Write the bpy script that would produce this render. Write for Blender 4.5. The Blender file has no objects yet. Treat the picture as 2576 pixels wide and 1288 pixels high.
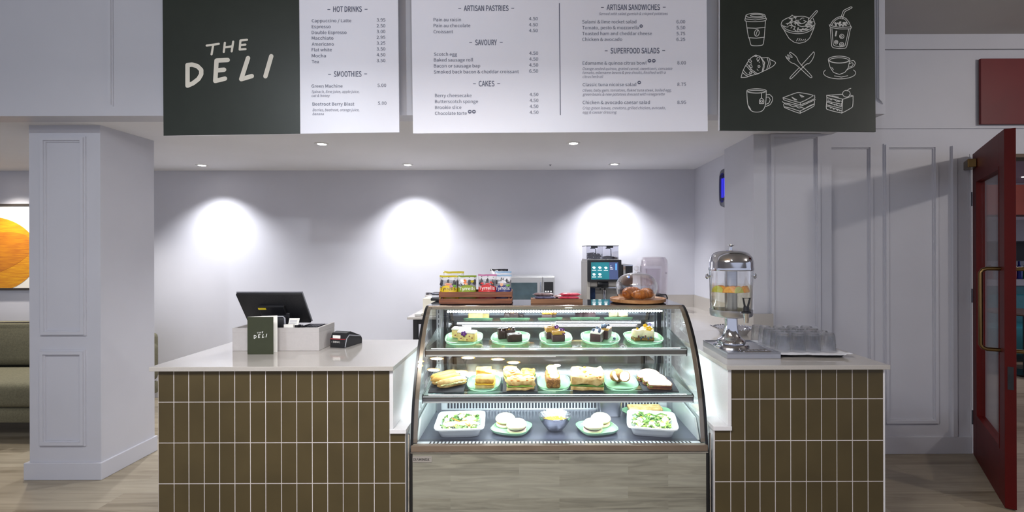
import bpy, bmesh, math, random
from mathutils import Vector, Matrix, noise as mnoise

random.seed(7)
PI = math.pi
SC = bpy.context.scene
COL = SC.collection

# ------------------------------------------------------------------ camera, world, exposure
F_PX, CX, CY, CAM_H, ROLL = 1246.0, 1335.0, 632.0, 1.48, math.radians(0.15)
cam_data = bpy.data.cameras.new('camera')
cam = bpy.data.objects.new('camera', cam_data)
COL.objects.link(cam)
cam_data.sensor_width = 36.0
cam_data.lens = 36.0 * F_PX / 2576.0
cam_data.shift_x = -(CX - 1288.0) / 2576.0
cam_data.shift_y = (CY - 644.0) / 2576.0
cam_data.clip_start = 0.05
cam.matrix_world = Matrix.Translation((0, 0, CAM_H)) @ Matrix.Rotation(PI / 2, 4, 'X') @ Matrix.Rotation(-ROLL, 4, 'Z')
SC.camera = cam

world = bpy.data.worlds.new('world')
SC.world = world
world.use_nodes = True
wn = world.node_tree.nodes
wn['Background'].inputs[0].default_value = (0.74, 0.80, 1.0, 1)
wn['Background'].inputs[1].default_value = 0.70
SC.view_settings.view_transform = 'Standard'
SC.view_settings.look = 'None'
SC.view_settings.gamma = 1.0
SC.view_settings.use_curve_mapping = False
SC.view_settings.exposure = 0.0
SC.cycles.transparent_max_bounces = 24


def lamp(name, kind, loc, energy, color=(1, 1, 1), aim=None, **kw):
    d = bpy.data.lights.new(name, kind)
    d.energy = energy
    d.color = color
    for k, v in kw.items():
        setattr(d, k, v)
    o = bpy.data.objects.new(name, d)
    COL.objects.link(o)
    o.location = loc
    if aim is not None:
        o.rotation_euler = (Vector(aim) - Vector(loc)).to_track_quat('-Z', 'Y').to_euler()
    return o


# the entrance lamp of the main room; the chandelier further down gives the rest
lamp('entrance_lamp_light', 'POINT', (4.3, 1.3, 2.75), 60, (1.0, 0.93, 0.86), shadow_soft_size=0.07)

# two wide spots added without fixtures to brighten the hanging boards and beam
lamp('added_board_light', 'SPOT', (-2.1, 0.25, 2.97), 82, (0.86, 0.93, 1.0), (-2.1, 2.95, 2.62), spot_size=math.radians(96), spot_blend=0.6, shadow_soft_size=0.04)
lamp('added_board_light', 'SPOT', (0.3, 0.25, 2.97), 34, (0.86, 0.93, 1.0), (0.3, 2.95, 2.62), spot_size=math.radians(96), spot_blend=0.6, shadow_soft_size=0.04)


# ------------------------------------------------------------------ pixel of the 2576 x 1288 photograph at a depth -> place
def W(px, py, D):
    u, v = px - CX, -(py - CY)
    c, s = math.cos(ROLL), math.sin(ROLL)
    u, v = u * c + v * s, -u * s + v * c
    return Vector((u * D / F_PX, D, CAM_H + v * D / F_PX))


# ------------------------------------------------------------------ materials
def lin(c):
    c = [x / 255.0 for x in c]
    return tuple(x / 12.92 if x <= 0.04045 else ((x + 0.055) / 1.055) ** 2.4 for x in c) + (1.0,)


MATS = {}


def new_mat(name):
    m = bpy.data.materials.new(name)
    m.use_nodes = True
    m.node_tree.nodes.clear()
    out = m.node_tree.nodes.new('ShaderNodeOutputMaterial')
    MATS[name] = m
    return m, m.node_tree.nodes, m.node_tree.links, out


def mat(name, rgb, rough=0.5, metal=0.0, var=0.06, vscale=12.0, bump=0.0, bscale=60.0, emit=0.0, emit_rgb=None, rgb2=None, coat=0.0, spec=0.5, sss=0.0, stretch=None, detail=3.0, ramp=(0.35, 0.65)):
    """Principled surface whose colour drifts between two tones of a noise field."""
    m, n, l, out = new_mat(name)
    b = n.new('ShaderNodeBsdfPrincipled')
    l.new(b.outputs[0], out.inputs[0])
    c = lin(rgb)
    c2 = lin(rgb2) if rgb2 else tuple(min(1, x * (1 - var)) for x in c[:3]) + (1,)
    tc = n.new('ShaderNodeTexCoord')
    mp = n.new('ShaderNodeMapping')
    if stretch:
        mp.inputs['Scale'].default_value = stretch
    nz = n.new('ShaderNodeTexNoise')
    nz.inputs['Scale'].default_value = vscale
    nz.inputs['Detail'].default_value = detail
    rp = n.new('ShaderNodeValToRGB')
    rp.color_ramp.elements[0].position, rp.color_ramp.elements[1].position = ramp
    rp.color_ramp.elements[0].color, rp.color_ramp.elements[1].color = c, c2
    l.new(tc.outputs['Object'], mp.inputs[0])
    l.new(mp.outputs[0], nz.inputs['Vector'])
    l.new(nz.outputs['Fac'], rp.inputs[0])
    l.new(rp.outputs[0], b.inputs['Base Color'])
    b.inputs['Roughness'].default_value = rough
    b.inputs['Metallic'].default_value = metal
    b.inputs['Specular IOR Level'].default_value = spec
    b.inputs['Coat Weight'].default_value = coat
    b.inputs['Coat Roughness'].default_value = 0.05
    if sss:
        b.inputs['Subsurface Weight'].default_value = sss
        b.inputs['Subsurface Scale'].default_value = 0.01
    if emit:
        b.inputs['Emission Color'].default_value = lin(emit_rgb or rgb)
        b.inputs['Emission Strength'].default_value = emit
    if bump:
        nb = n.new('ShaderNodeTexNoise')
        nb.inputs['Scale'].default_value = bscale
        nb.inputs['Detail'].default_value = 4
        l.new(mp.outputs[0], nb.inputs['Vector'])
        bp = n.new('ShaderNodeBump')
        bp.inputs['Strength'].default_value = bump
        bp.inputs['Distance'].default_value = 0.01
        l.new(nb.outputs['Fac'], bp.inputs['Height'])
        l.new(bp.outputs[0], b.inputs['Normal'])
    return m


def glass(name, tint=(1, 1, 1), base=0.04, power=4.0, rough=0.0, gloss=(1, 1, 1), top=0.85):
    """Clear sheet: lets light straight through, mirrors more towards grazing angles."""
    m, n, l, out = new_mat(name)
    lw = n.new('ShaderNodeLayerWeight')
    lw.inputs['Blend'].default_value = 0.5
    pw = n.new('ShaderNodeMath'); pw.operation = 'POWER'; pw.inputs[1].default_value = power
    ml = n.new('ShaderNodeMath'); ml.operation = 'MULTIPLY_ADD'
    ml.inputs[1].default_value = top - base; ml.inputs[2].default_value = base
    tr = n.new('ShaderNodeBsdfTransparent'); tr.inputs[0].default_value = (*tint, 1)
    gl = n.new('ShaderNodeBsdfGlossy'); gl.inputs['Color'].default_value = (*gloss, 1)
    gl.inputs['Roughness'].default_value = rough
    mx = n.new('ShaderNodeMixShader')
    l.new(lw.outputs['Facing'], pw.inputs[0])
    l.new(pw.outputs[0], ml.inputs[0])
    l.new(ml.outputs[0], mx.inputs[0])
    l.new(tr.outputs[0], mx.inputs[1])
    l.new(gl.outputs[0], mx.inputs[2])
    l.new(mx.outputs[0], out.inputs[0])
    return m


def emitter(name, rgb, strength):
    m, n, l, out = new_mat(name)
    e = n.new('ShaderNodeEmission')
    e.inputs[0].default_value = lin(rgb)
    e.inputs[1].default_value = strength
    l.new(e.outputs[0], out.inputs[0])
    return m


def planks(name, a, b, c, length, height, rough=0.4, plane='XY', grain=(1.2, 22.0), coat=0.0, gap=0.0012, seed=0.0, strong=0.5):
    """Wood boards laid along X: each board has its own tone, with stretched grain over it."""
    m, n, l, out = new_mat(name)
    bs = n.new('ShaderNodeBsdfPrincipled')
    l.new(bs.outputs[0], out.inputs[0])
    tc = n.new('ShaderNodeTexCoord')
    sp = n.new('ShaderNodeSeparateXYZ')
    cb = n.new('ShaderNodeCombineXYZ')
    l.new(tc.outputs['Object'], sp.inputs[0])
    l.new(sp.outputs['X'], cb.inputs['X'])
    l.new(sp.outputs['Y' if plane == 'XY' else 'Z'], cb.inputs['Y'])
    cb.inputs['Z'].default_value = seed
    br = n.new('ShaderNodeTexBrick')
    br.offset = 0.37; br.offset_frequency = 2
    br.inputs['Scale'].default_value = 1.0
    br.inputs['Brick Width'].default_value = length
    br.inputs['Row Height'].default_value = height
    br.inputs['Mortar Size'].default_value = gap
    br.inputs['Color1'].default_value = (0.0, 0.0, 0.0, 1)
    br.inputs['Color2'].default_value = (1, 1, 1, 1)
    br.inputs['Mortar'].default_value = (0.3, 0.3, 0.3, 1)
    l.new(cb.outputs[0], br.inputs['Vector'])
    mp = n.new('ShaderNodeMapping')
    mp.inputs['Scale'].default_value = (grain[0], grain[1], 1)
    ad = n.new('ShaderNodeVectorMath'); ad.operation = 'MULTIPLY_ADD'
    ad.inputs[1].default_value = (7, 3, 5)
    l.new(br.outputs['Color'], ad.inputs[0])
    l.new(cb.outputs[0], ad.inputs[2])
    l.new(ad.outputs[0], mp.inputs[0])
    n1 = n.new('ShaderNodeTexNoise'); n1.inputs['Scale'].default_value = 1.0; n1.inputs['Detail'].default_value = 6
    n1.inputs['Distortion'].default_value = 1.4
    l.new(mp.outputs[0], n1.inputs['Vector'])
    r1 = n.new('ShaderNodeValToRGB')
    r1.color_ramp.elements[0].position, r1.color_ramp.elements[1].position = 0.30, 0.70
    r1.color_ramp.elements[0].color, r1.color_ramp.elements[1].color = lin(a), lin(b)
    l.new(n1.outputs['Fac'], r1.inputs[0])
    mx = n.new('ShaderNodeMix'); mx.data_type = 'RGBA'
    mul = n.new('ShaderNodeMath'); mul.operation = 'MULTIPLY'; mul.inputs[1].default_value = strong
    l.new(br.outputs['Color'], mul.inputs[0])
    l.new(mul.outputs[0], mx.inputs['Factor'])
    l.new(r1.outputs[0], mx.inputs['A'])
    mx.inputs['B'].default_value = lin(c)
    l.new(mx.outputs['Result'], bs.inputs['Base Color'])
    bs.inputs['Roughness'].default_value = rough
    bs.inputs['Coat Weight'].default_value = coat
    bp = n.new('ShaderNodeBump'); bp.inputs['Strength'].default_value = 0.12; bp.inputs['Distance'].default_value = 0.004
    l.new(n1.outputs['Fac'], bp.inputs['Height'])
    l.new(bp.outputs[0], bs.inputs['Normal'])
    return m


WALL = mat('wall_paint', (208, 208, 216), 0.75, var=0.03, vscale=3, bump=0.03, bscale=180)
PANEL = mat('panel_paint', (195, 195, 203), 0.5, var=0.03, vscale=3, bump=0.02, bscale=160)
CEIL = mat('ceiling_paint', (228, 228, 232), 0.85, var=0.03, vscale=2)
CEILD = mat('ceiling_paint_grey', (178, 175, 174), 0.9, var=0.05, vscale=2)
FLOOR = planks('floor_oak', (160, 148, 127), (106, 93, 72), (180, 170, 150), 1.25, 0.19, 0.38, grain=(1.3, 15), strong=0.6)
LAMW = planks('grey_oak_laminate', (156, 152, 136), (116, 112, 100), (176, 174, 160), 0.55, 0.058, 0.42, plane='XZ', grain=(3.0, 34), seed=3.0, strong=0.45, gap=0.0)
QUARTZ = mat('quartz_worktop', (188, 182, 176), 0.10, var=0.05, vscale=260, coat=0.3)
QWHITE = mat('white_quartz_panel', (232, 230, 232), 0.18, var=0.03, vscale=120)
TILE = mat('olive_tile', (84, 72, 46), 0.30, var=0.16, vscale=5, bump=0.05, bscale=25)
GROUT = mat('grout', (212, 204, 202), 0.8, var=0.06, vscale=80)
SIGNGREEN = mat('sign_green', (42, 48, 41), 0.42, var=0.10, vscale=9)
SIGNWHITE = mat('sign_white', (244, 244, 255), 0.35, var=0.02, vscale=3)
INK = mat('print_grey', (92, 96, 120), 0.5, var=0.05)
INKSOFT = mat('print_soft_grey', (130, 130, 150), 0.5, var=0.05)
CREAM = mat('print_cream', (236, 230, 216), 0.5, var=0.03)
CHALK = mat('print_white', (226, 226, 222), 0.5, var=0.03)
STEEL = mat('brushed_steel', (200, 200, 204), 0.28, 1.0, var=0.08, vscale=6, stretch=(1, 1, 60))
CHROME = mat('chrome', (222, 222, 226), 0.07, 1.0, var=0.04, vscale=8)
DSTEEL = mat('dark_steel', (96, 96, 104), 0.35, 1.0, var=0.12, vscale=8)
TRIMREFL = mat('trim_reflection_taupe', (138, 121, 106), 0.25, 0.35, var=0.14, vscale=5)  # taupe stands in for the room mirrored in the dark case trim
RAILP = mat('shelf_rail_paint', (104, 98, 98), 0.25, 0.3, var=0.1, vscale=6)
BLACKM = mat('black_metal', (22, 22, 24), 0.28, var=0.2, vscale=8)
BLACKP = mat('black_plastic', (30, 30, 34), 0.4, var=0.25, vscale=20, bump=0.03)
GREYP = mat('grey_plastic', (150, 150, 158), 0.4, var=0.08)
WHITEP = mat('white_plastic', (228, 228, 228), 0.35, var=0.03)
PAPER = mat('paper_white', (240, 238, 232), 0.7, var=0.03)
YELLOWT = mat('yellow_tape', (226, 200, 40), 0.5, var=0.08)
PANE = glass('case_glass', (0.985, 1.0, 0.993), 0.045, 4.0)
REARG = glass('rear_glass', (0.15, 0.18, 0.25), 0.36, 3.0)
SHELFG = glass('shelf_glass', (0.86, 0.92, 0.90), 0.07, 3.0, rough=0.10)
CLEAR = glass('clear_glass', (0.985, 0.985, 0.985), 0.05, 2.2)
CLEARP = glass('clear_plastic', (0.93, 0.91, 0.92), 0.06, 2.0, rough=0.05)
m_, n_, l_, o_ = new_mat('tumbler_glass')
g_ = n_.new('ShaderNodeBsdfGlass')
g_.inputs['Color'].default_value = (0.97, 0.975, 0.98, 1); g_.inputs['IOR'].default_value = 1.47; g_.inputs['Roughness'].default_value = 0.0
t_ = n_.new('ShaderNodeBsdfTransparent'); t_.inputs[0].default_value = (0.97, 0.97, 0.98, 1)
x_ = n_.new('ShaderNodeMixShader'); x_.inputs[0].default_value = 0.38
l_.new(g_.outputs[0], x_.inputs[1]); l_.new(t_.outputs[0], x_.inputs[2]); l_.new(x_.outputs[0], o_.inputs[0])
TUMBLER = m_
SMOKED = glass('smoked_plastic', (0.88, 0.88, 0.90), 0.07, 2.4)
LIQUID = glass('infused_water', (0.96, 0.94, 0.84), 0.05, 3.0)
DGLASS = glass('door_glass', (0.93, 0.93, 0.93), 0.06, 3.0)
TOPG = mat('case_top_glass', (40, 42, 52), 0.06, var=0.2, vscale=4, coat=0.5)
DECK = mat('case_deck', (74, 76, 90), 0.30, 0.5, var=0.15, vscale=6)
INNER = mat('case_liner', (190, 196, 196), 0.35, 0.5, var=0.06)
GRILLE = mat('grille_steel', (222, 224, 228), 0.3, 0.4, var=0.05)
SLOT = mat('slot_dark', (20, 22, 30), 0.6, var=0.1)
LED = emitter('led_light', (236, 246, 255), 16.0)
DOWNL = emitter('downlight_glow', (255, 250, 245), 30.0)
WARMD = emitter('warm_disc_glow', (248, 250, 252), 330.0)
WARMRIM = emitter('warm_rim_glow', (255, 190, 96), 18.0)
RED = mat('door_red', (86, 10, 7), 0.5, var=0.15, vscale=5, spec=0.2)
REDP = mat('panel_red', (104, 14, 20), 0.5, var=0.18, vscale=3)
BRASS = mat('antique_brass', (122, 98, 62), 0.28, 1.0, var=0.15, vscale=10)
CRATEW = mat('crate_wood', (140, 84, 54), 0.5, rgb2=(106, 60, 40), vscale=4, stretch=(1.5, 12, 30), bump=0.08)
TRAYW = mat('tray_wood', (150, 104, 70), 0.5, rgb2=(122, 82, 54), vscale=4, stretch=(1.5, 12, 30))
BOARDW = mat('acacia_board', (196, 146, 96), 0.42, rgb2=(160, 108, 66), vscale=5, stretch=(1, 8, 8))
PLATEG = mat('green_glaze', (138, 180, 142), 0.16, rgb2=(118, 166, 130), vscale=6, coat=0.4)
SLATE = mat('slate', (40, 42, 50), 0.55, var=0.3, vscale=30, bump=0.15)
CERAM = mat('white_ceramic', (236, 238, 240), 0.14, var=0.02, coat=0.3)
SOFAF = mat('olive_fabric', (112, 108, 86), 0.9, var=0.22, vscale=90, bump=0.2, bscale=320)
SOFAD = mat('dark_wood', (46, 38, 32), 0.6, var=0.2)


# ------------------------------------------------------------------ mesh building
def rot(axis, deg):
    return Matrix.Rotation(math.radians(deg), 4, axis)


try:
    SANS = bpy.data.fonts.load(bpy.utils.resource_path('LOCAL') + '/datafiles/fonts/Noto Sans CJK Regular.woff2')   # one of Blender's own faces
except Exception:
    SANS = None
CAP = {}


class MB:
    """Collects shapes; build() links them as ONE mesh object."""

    def __init__(self):
        self.bm = bmesh.new()
        self.layer = 0

    def _lift(self, y):
        # every printed piece lies a hair above the one before it
        self.layer = (self.layer + 1) % 60
        return y - self.layer * 0.00002

    def _take(self, b, mi, M=None):
        if M is not None:
            b.transform(M)
        off = {}
        for v in b.verts:
            off[v] = self.bm.verts.new(v.co)
        for f in b.faces:
            try:
                nf = self.bm.faces.new([off[v] for v in f.verts])
                nf.material_index = mi
            except ValueError:
                pass
        b.free()
        return self

    def box(self, x0, x1, y0, y1, z0, z1, mi=0, bev=0.0, M=None, seg=2):
        b = bmesh.new()
        vs = [b.verts.new((x, y, z)) for x in (x0, x1) for y in (y0, y1) for z in (z0, z1)]
        for q in ((0, 1, 3, 2), (4, 6, 7, 5), (0, 4, 5, 1), (2, 3, 7, 6), (0, 2, 6, 4), (1, 5, 7, 3)):
            b.faces.new([vs[i] for i in q])
        if bev:
            bmesh.ops.bevel(b, geom=b.edges[:], offset=bev, segments=seg, affect='EDGES', profile=0.5)
        bmesh.ops.recalc_face_normals(b, faces=b.faces[:])
        return self._take(b, mi, M)

    def lathe(self, prof, seg=32, mi=0, M=None, closed=False):
        b = bmesh.new()
        rings = []
        for r, z in prof:
            if r < 1e-6:
                rings.append([b.verts.new((0, 0, z))])
            else:
                rings.append([b.verts.new((r * math.cos(2 * PI * i / seg), r * math.sin(2 * PI * i / seg), z)) for i in range(seg)])
        for A, B in zip(rings, rings[1:]):
            for i in range(seg):
                j = (i + 1) % seg
                if len(A) == 1 and len(B) == 1:
                    continue
                if len(A) == 1:
                    b.faces.new((A[0], B[j], B[i]))
                elif len(B) == 1:
                    b.faces.new((A[i], A[j], B[0]))
                else:
                    b.faces.new((A[i], A[j], B[j], B[i]))
        bmesh.ops.recalc_face_normals(b, faces=b.faces[:])
        return self._take(b, mi, M)

    def loft(self, rings, seg=40, mi=0, M=None, caps=True):
        """Rings of (rx, ry, z, power) or (rx, ry, z, power, cx, cy): a superellipse each."""
        b = bmesh.new()
        R = []
        for q in rings:
            rx, ry, z, p = q[:4]
            cx, cy = (q[4], q[5]) if len(q) > 4 else (0, 0)
            ring = []
            for i in range(seg):
                a = 2 * PI * (i + 0.5) / seg
                c, s = math.cos(a), math.sin(a)
                ring.append(b.verts.new((cx + rx * math.copysign(abs(c) ** (2 / p), c), cy + ry * math.copysign(abs(s) ** (2 / p), s), z)))
            R.append(ring)
        for A, B in zip(R, R[1:]):
            for i in range(seg):
                j = (i + 1) % seg
                b.faces.new((A[i], A[j], B[j], B[i]))
        if caps:
            b.faces.new(list(reversed(R[0])))
            b.faces.new(R[-1])
        bmesh.ops.recalc_face_normals(b, faces=b.faces[:])
        return self._take(b, mi, M)

    def tube(self, pts, r, seg=10, mi=0, M=None, closed=False):
        b = bmesh.new()
        pts = [Vector(p) for p in pts]
        rs = r if isinstance(r, (list, tuple)) else [r] * len(pts)
        n = len(pts)
        R = []
        up = None
        for i, p in enumerate(pts):
            a = pts[(i - 1) % n] if closed or i > 0 else p
            c = pts[(i + 1) % n] if closed or i < n - 1 else p
            t = (c - a)
            t = t.normalized() if t.length > 1e-9 else Vector((0, 0, 1))
            if up is None:
                up = Vector((0, 0, 1)) if abs(t.z) < 0.9 else Vector((1, 0, 0))
            s = t.cross(up)
            s = s.normalized() if s.length > 1e-6 else t.orthogonal().normalized()
            up = s.cross(t).normalized()
            R.append([b.verts.new(p + rs[i] * (math.cos(2 * PI * k / seg) * s + math.sin(2 * PI * k / seg) * up)) for k in range(seg)])
        pairs = list(zip(R, R[1:])) + ([(R[-1], R[0])] if closed else [])
        for A, B in pairs:
            for i in range(seg):
                j = (i + 1) % seg
                b.faces.new((A[i], A[j], B[j], B[i]))
        if not closed:
            b.faces.new(R[0]); b.faces.new(R[-1])
        bmesh.ops.recalc_face_normals(b, faces=b.faces[:])
        return self._take(b, mi, M)

    def ico(self, c, r, sub=2, mi=0, amp=0.0, freq=20.0, M=None, seed=0.0):
        b = bmesh.new()
        bmesh.ops.create_icosphere(b, subdivisions=sub, radius=1.0)
        r = r if isinstance(r, (tuple, list)) else (r, r, r)
        for v in b.verts:
            k = 1.0
            if amp:
                k += amp * mnoise.noise(Vector((v.co.x * r[0], v.co.y * r[1], v.co.z * r[2])) * freq + Vector((seed, seed * 2, 0)))
            v.co = Vector((c[0] + v.co.x * r[0] * k, c[1] + v.co.y * r[1] * k, c[2] + v.co.z * r[2] * k))
        return self._take(b, mi, M)

    def lump(self, x0, x1, y0, y1, z0, z1, mi=0, bev=0.006, cuts=5, amp=0.003, freq=60.0, seed=0.0, M=None):
        """A rounded block whose skin is uneven (bread, cake)."""
        b = bmesh.new()
        bmesh.ops.create_cube(b, size=1.0)
        for v in b.verts:
            v.co = Vector(((x0 + x1) / 2 + v.co.x * (x1 - x0), (y0 + y1) / 2 + v.co.y * (y1 - y0), (z0 + z1) / 2 + v.co.z * (z1 - z0)))
        bmesh.ops.bevel(b, geom=b.edges[:], offset=bev, segments=2, affect='EDGES', profile=0.5)
        bmesh.ops.subdivide_edges(b, edges=[e for e in b.edges if e.calc_length() > 0.02], cuts=cuts, use_grid_fill=True)
        bmesh.ops.triangulate(b, faces=b.faces[:])
        for v in b.verts:
            q = v.co * freq + Vector((seed, seed, seed))
            d = mnoise.noise_vector(q) * amp
            if v.co.z < z0 + 0.002:
                d.z = max(0, d.z)
            v.co += d
        bmesh.ops.recalc_face_normals(b, faces=b.faces[:])
        return self._take(b, mi, M)

    def prism(self, pts, d0, d1, axis='X', mi=0, M=None):
        """A polygon extruded from d0 to d1 along an axis; pts are the other two coordinates in order."""
        b = bmesh.new()

        def at(p, d):
            return {'X': (d, p[0], p[1]), 'Y': (p[0], d, p[1]), 'Z': (p[0], p[1], d)}[axis]
        A = [b.verts.new(at(p, d0)) for p in pts]
        B = [b.verts.new(at(p, d1)) for p in pts]
        b.faces.new(A)
        b.faces.new(list(reversed(B)))
        for i in range(len(pts)):
            j = (i + 1) % len(pts)
            b.faces.new((A[i], B[i], B[j], A[j]))
        bmesh.ops.recalc_face_normals(b, faces=b.faces[:])
        return self._take(b, mi, M)

    def poly(self, pts, mi=0):
        vs = [self.bm.verts.new(p) for p in pts]
        f = self.bm.faces.new(vs)
        f.material_index = mi
        return self

    def grid(self, fn, nu, nv, mi=0, M=None):
        b = bmesh.new()
        g = [[b.verts.new(fn(i / nu, j / nv)) for j in range(nv + 1)] for i in range(nu + 1)]
        for i in range(nu):
            for j in range(nv):
                f = b.faces.new((g[i][j], g[i + 1][j], g[i + 1][j + 1], g[i][j + 1]))
                if callable(mi):
                    f.material_index = mi((i + .5) / nu, (j + .5) / nv)
        if callable(mi):
            if M is not None:
                b.transform(M)
            off = {v: self.bm.verts.new(v.co) for v in b.verts}
            for f in b.faces:
                nf = self.bm.faces.new([off[v] for v in f.verts])
                nf.material_index = f.material_index
            b.free()
            return self
        return self._take(b, mi, M)

    # flat printed shapes in the plane y = const, facing the viewer's side (-Y)
    def stroke(self, pts, w, y, mi=0):
        y_in = y
        for (x0, z0), (x1, z1) in zip(pts, pts[1:]):
            y = self._lift(y_in)
            L = math.hypot(x1 - x0, z1 - z0)
            if L < 1e-7:
                continue
            nx, nz = -(z1 - z0) / L * w / 2, (x1 - x0) / L * w / 2
            self.poly([(x0 + nx, y, z0 + nz), (x0 - nx, y, z0 - nz), (x1 - nx, y, z1 - nz), (x1 + nx, y, z1 + nz)], mi)
        for (x, z) in pts:
            self.disc(x, z, w / 2, self._lift(y_in), mi, 10)
        return self

    def disc(self, x, z, r, y, mi=0, seg=16, rz=None):
        rz = rz or r
        return self.poly([(x + r * math.cos(-2 * PI * k / seg), y, z + rz * math.sin(-2 * PI * k / seg)) for k in range(seg)][::-1], mi)

    def text(self, s, x, z, y, cap, x1=None, mi=0, align='LEFT', shear=0.0, bold=0.0, fit=None, warp=None):
        """Writing in the plane y; cap is the capital height; x1 (or fit) stretches the line to end there."""
        cu = bpy.data.curves.new('writing', 'FONT')
        cu.body = s
        if SANS is not None:
            cu.font = SANS
        if 'H' not in CAP:
            probe = bpy.data.curves.new('probe', 'FONT')
            probe.body = 'H'
            if SANS is not None:
                probe.font = SANS
            po = bpy.data.objects.new('probe', probe)
            COL.objects.link(po)
            pm = bpy.data.meshes.new_from_object(po.evaluated_get(bpy.context.evaluated_depsgraph_get()))
            CAP['H'] = max(v.co.y for v in pm.vertices) or 0.7
            bpy.data.objects.remove(po); bpy.data.curves.remove(probe); bpy.data.meshes.remove(pm)
        cu.size = cap / CAP['H']
        cu.shear = shear
        cu.offset = bold
        cu.resolution_u = 3
        o = bpy.data.objects.new('writing', cu)
        COL.objects.link(o)
        dg = bpy.context.evaluated_depsgraph_get()
        me = bpy.data.meshes.new_from_object(o.evaluated_get(dg))
        bpy.data.objects.remove(o)
        bpy.data.curves.remove(cu)
        if len(me.vertices) == 0:
            bpy.data.meshes.remove(me)
            return self
        a = min(v.co.x for v in me.vertices); e = max(v.co.x for v in me.vertices)
        k = 1.0
        if x1 is not None:
            k = (x1 - x) / (e - a)
        elif fit is not None:
            k = fit / (e - a)
        x_s = x if align == 'LEFT' else x - k * (e - a) / 2
        for f in me.polygons:
            yy = self._lift(y)
            pts = [Vector((x_s + (me.vertices[i].co.x - a) * k, yy, z + me.vertices[i].co.y)) for i in f.vertices]
            self.poly([warp(p) if warp else p for p in pts], mi)
        bpy.data.meshes.remove(me)
        return self

    def build(self, name, mats, parent=None, smooth=35, world=True):
        me = bpy.data.meshes.new(name)
        if parent is not None and world:
            self.bm.transform(Matrix.Translation(-wloc(parent)))
        self.bm.to_mesh(me)
        self.bm.free()
        for m in (mats if isinstance(mats, (list, tuple)) else [mats]):
            me.materials.append(m)
        if smooth:
            me.shade_smooth()
            me.set_sharp_from_angle(angle=math.radians(smooth))
        o = bpy.data.objects.new(name, me)
        COL.objects.link(o)
        if parent is not None:
            o.parent = parent
        return o


def wloc(o):
    v = Vector((0, 0, 0))
    while o is not None:
        v += o.location
        o = o.parent
    return v


def tag(o, label=None, cat=None, group=None, kind=None):
    for k, v in (('label', label), ('category', cat), ('group', group), ('kind', kind)):
        if v:
            o[k] = v
    return o


def thing(name, label, cat, loc, group=None, rz=0.0, rx=0.0):
    o = bpy.data.objects.new(name, None)
    COL.objects.link(o)
    o.empty_display_size = 0.05
    o.location = loc
    o.rotation_euler = (rx, 0, rz)
    return tag(o, label, cat, group)


def struct(o, label=None):
    o['kind'] = 'structure'
    if label:
        o['label'] = label
    return o


def dup(root, loc=None, label=None, rz=None, rx=None):
    """A copy of a thing with copies of its parts and sub-parts."""
    r = root.copy(); COL.objects.link(r)
    for ch in list(root.children):
        c = ch.copy(); COL.objects.link(c); c.parent = r
        for g in ch.children:
            d = g.copy(); COL.objects.link(d); d.parent = c
    if loc is not None:
        r.location = loc
    if label:
        r['label'] = label
    e = r.rotation_euler.copy()
    r.rotation_euler = (e.x if rx is None else rx, 0, e.z if rz is None else rz)
    return r


def part(name, m, parent, fn, smooth=35, world=True):
    b = MB()
    fn(b)
    return b.build(name, m, parent, smooth, world)


# ------------------------------------------------------------------ the setting
SOFFIT, TOPZ = 2.31, 3.05
BACK = 5.05
BEAM_Y, BEAM_X1 = 3.015, 2.16
PIL = (-3.27, -2.805, 3.23, 3.69)
RW = 3.61          # the right-hand wall's face
ALC_X = 1.59

b = MB(); b.box(-9, 14, -5, 10, -0.1, 0.0)
struct(b.build('floor', FLOOR, smooth=0))
b = MB(); b.box(-9, 9, -3.5, RW + 0.15, TOPZ, TOPZ + 0.1)
struct(b.build('ceiling', CEILD, smooth=0))
b = MB(); b.box(-9, BEAM_X1, BEAM_Y, BEAM_Y + 0.14, SOFFIT, TOPZ)
beam = struct(b.build('wall_beam', PANEL, smooth=0))
b = MB(); b.box(-9, BEAM_X1 - 0.005, BEAM_Y + 0.14, BACK + 0.1, SOFFIT, SOFFIT + 0.1)
struct(b.build('ceiling_alcove', CEIL, smooth=0))
b = MB(); b.box(-9, 1.80, BACK, BACK + 0.1, 0, SOFFIT)
struct(b.build('wall_back', WALL, smooth=0))
b = MB(); b.box(1.67, 1.80, 4.06, BACK, 0, SOFFIT)
struct(b.build('wall_alcove', WALL, smooth=0))
b = MB(); b.box(ALC_X, 2.145, 3.53, 4.06, 0, SOFFIT)
struct(b.build('wall_pilaster', PANEL, smooth=0))
# right-hand wall with the door opening
b = MB()
b.box(2.145, 3.2, RW, RW + 0.15, 0, 2.363)
b.box(3.2, 4.25, RW, RW + 0.15, 2.18, 2.363)
b.box(4.25, 9, RW, RW + 0.15, 0, 2.363)
b.box(2.1, 9, RW, RW + 0.15, 2.367, 2.938)
b.box(2.1, 9, RW - 0.012, RW + 0.15, 2.942, TOPZ)
b.box(2.1, 9, RW + 0.01, RW + 0.14, 2.36, 2.945)
struct(b.build('wall_right', PANEL, smooth=0))
b = MB()
b.box(PIL[0], PIL[1], PIL[2], PIL[3], 0, SOFFIT)
struct(b.build('wall_pillar', PANEL, smooth=0))
b = MB()
e = 0.014
b.box(PIL[0] - 0.028, PIL[1] + e, PIL[2] - e, PIL[3] + e, 0, 0.112, bev=0.004)
struct(b.build('baseboard_pillar', PANEL, smooth=0))
b = MB(); b.box(-9, 1.6, BACK - 0.014, BACK, 0, 0.1, bev=0.003)
struct(b.build('baseboard_back', PANEL, smooth=0))
b = MB(); b.box(2.145, 3.2, RW - 0.014, RW, 0, 0.125, bev=0.003)
struct(b.build('baseboard_right', PANEL, smooth=0))


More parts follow.
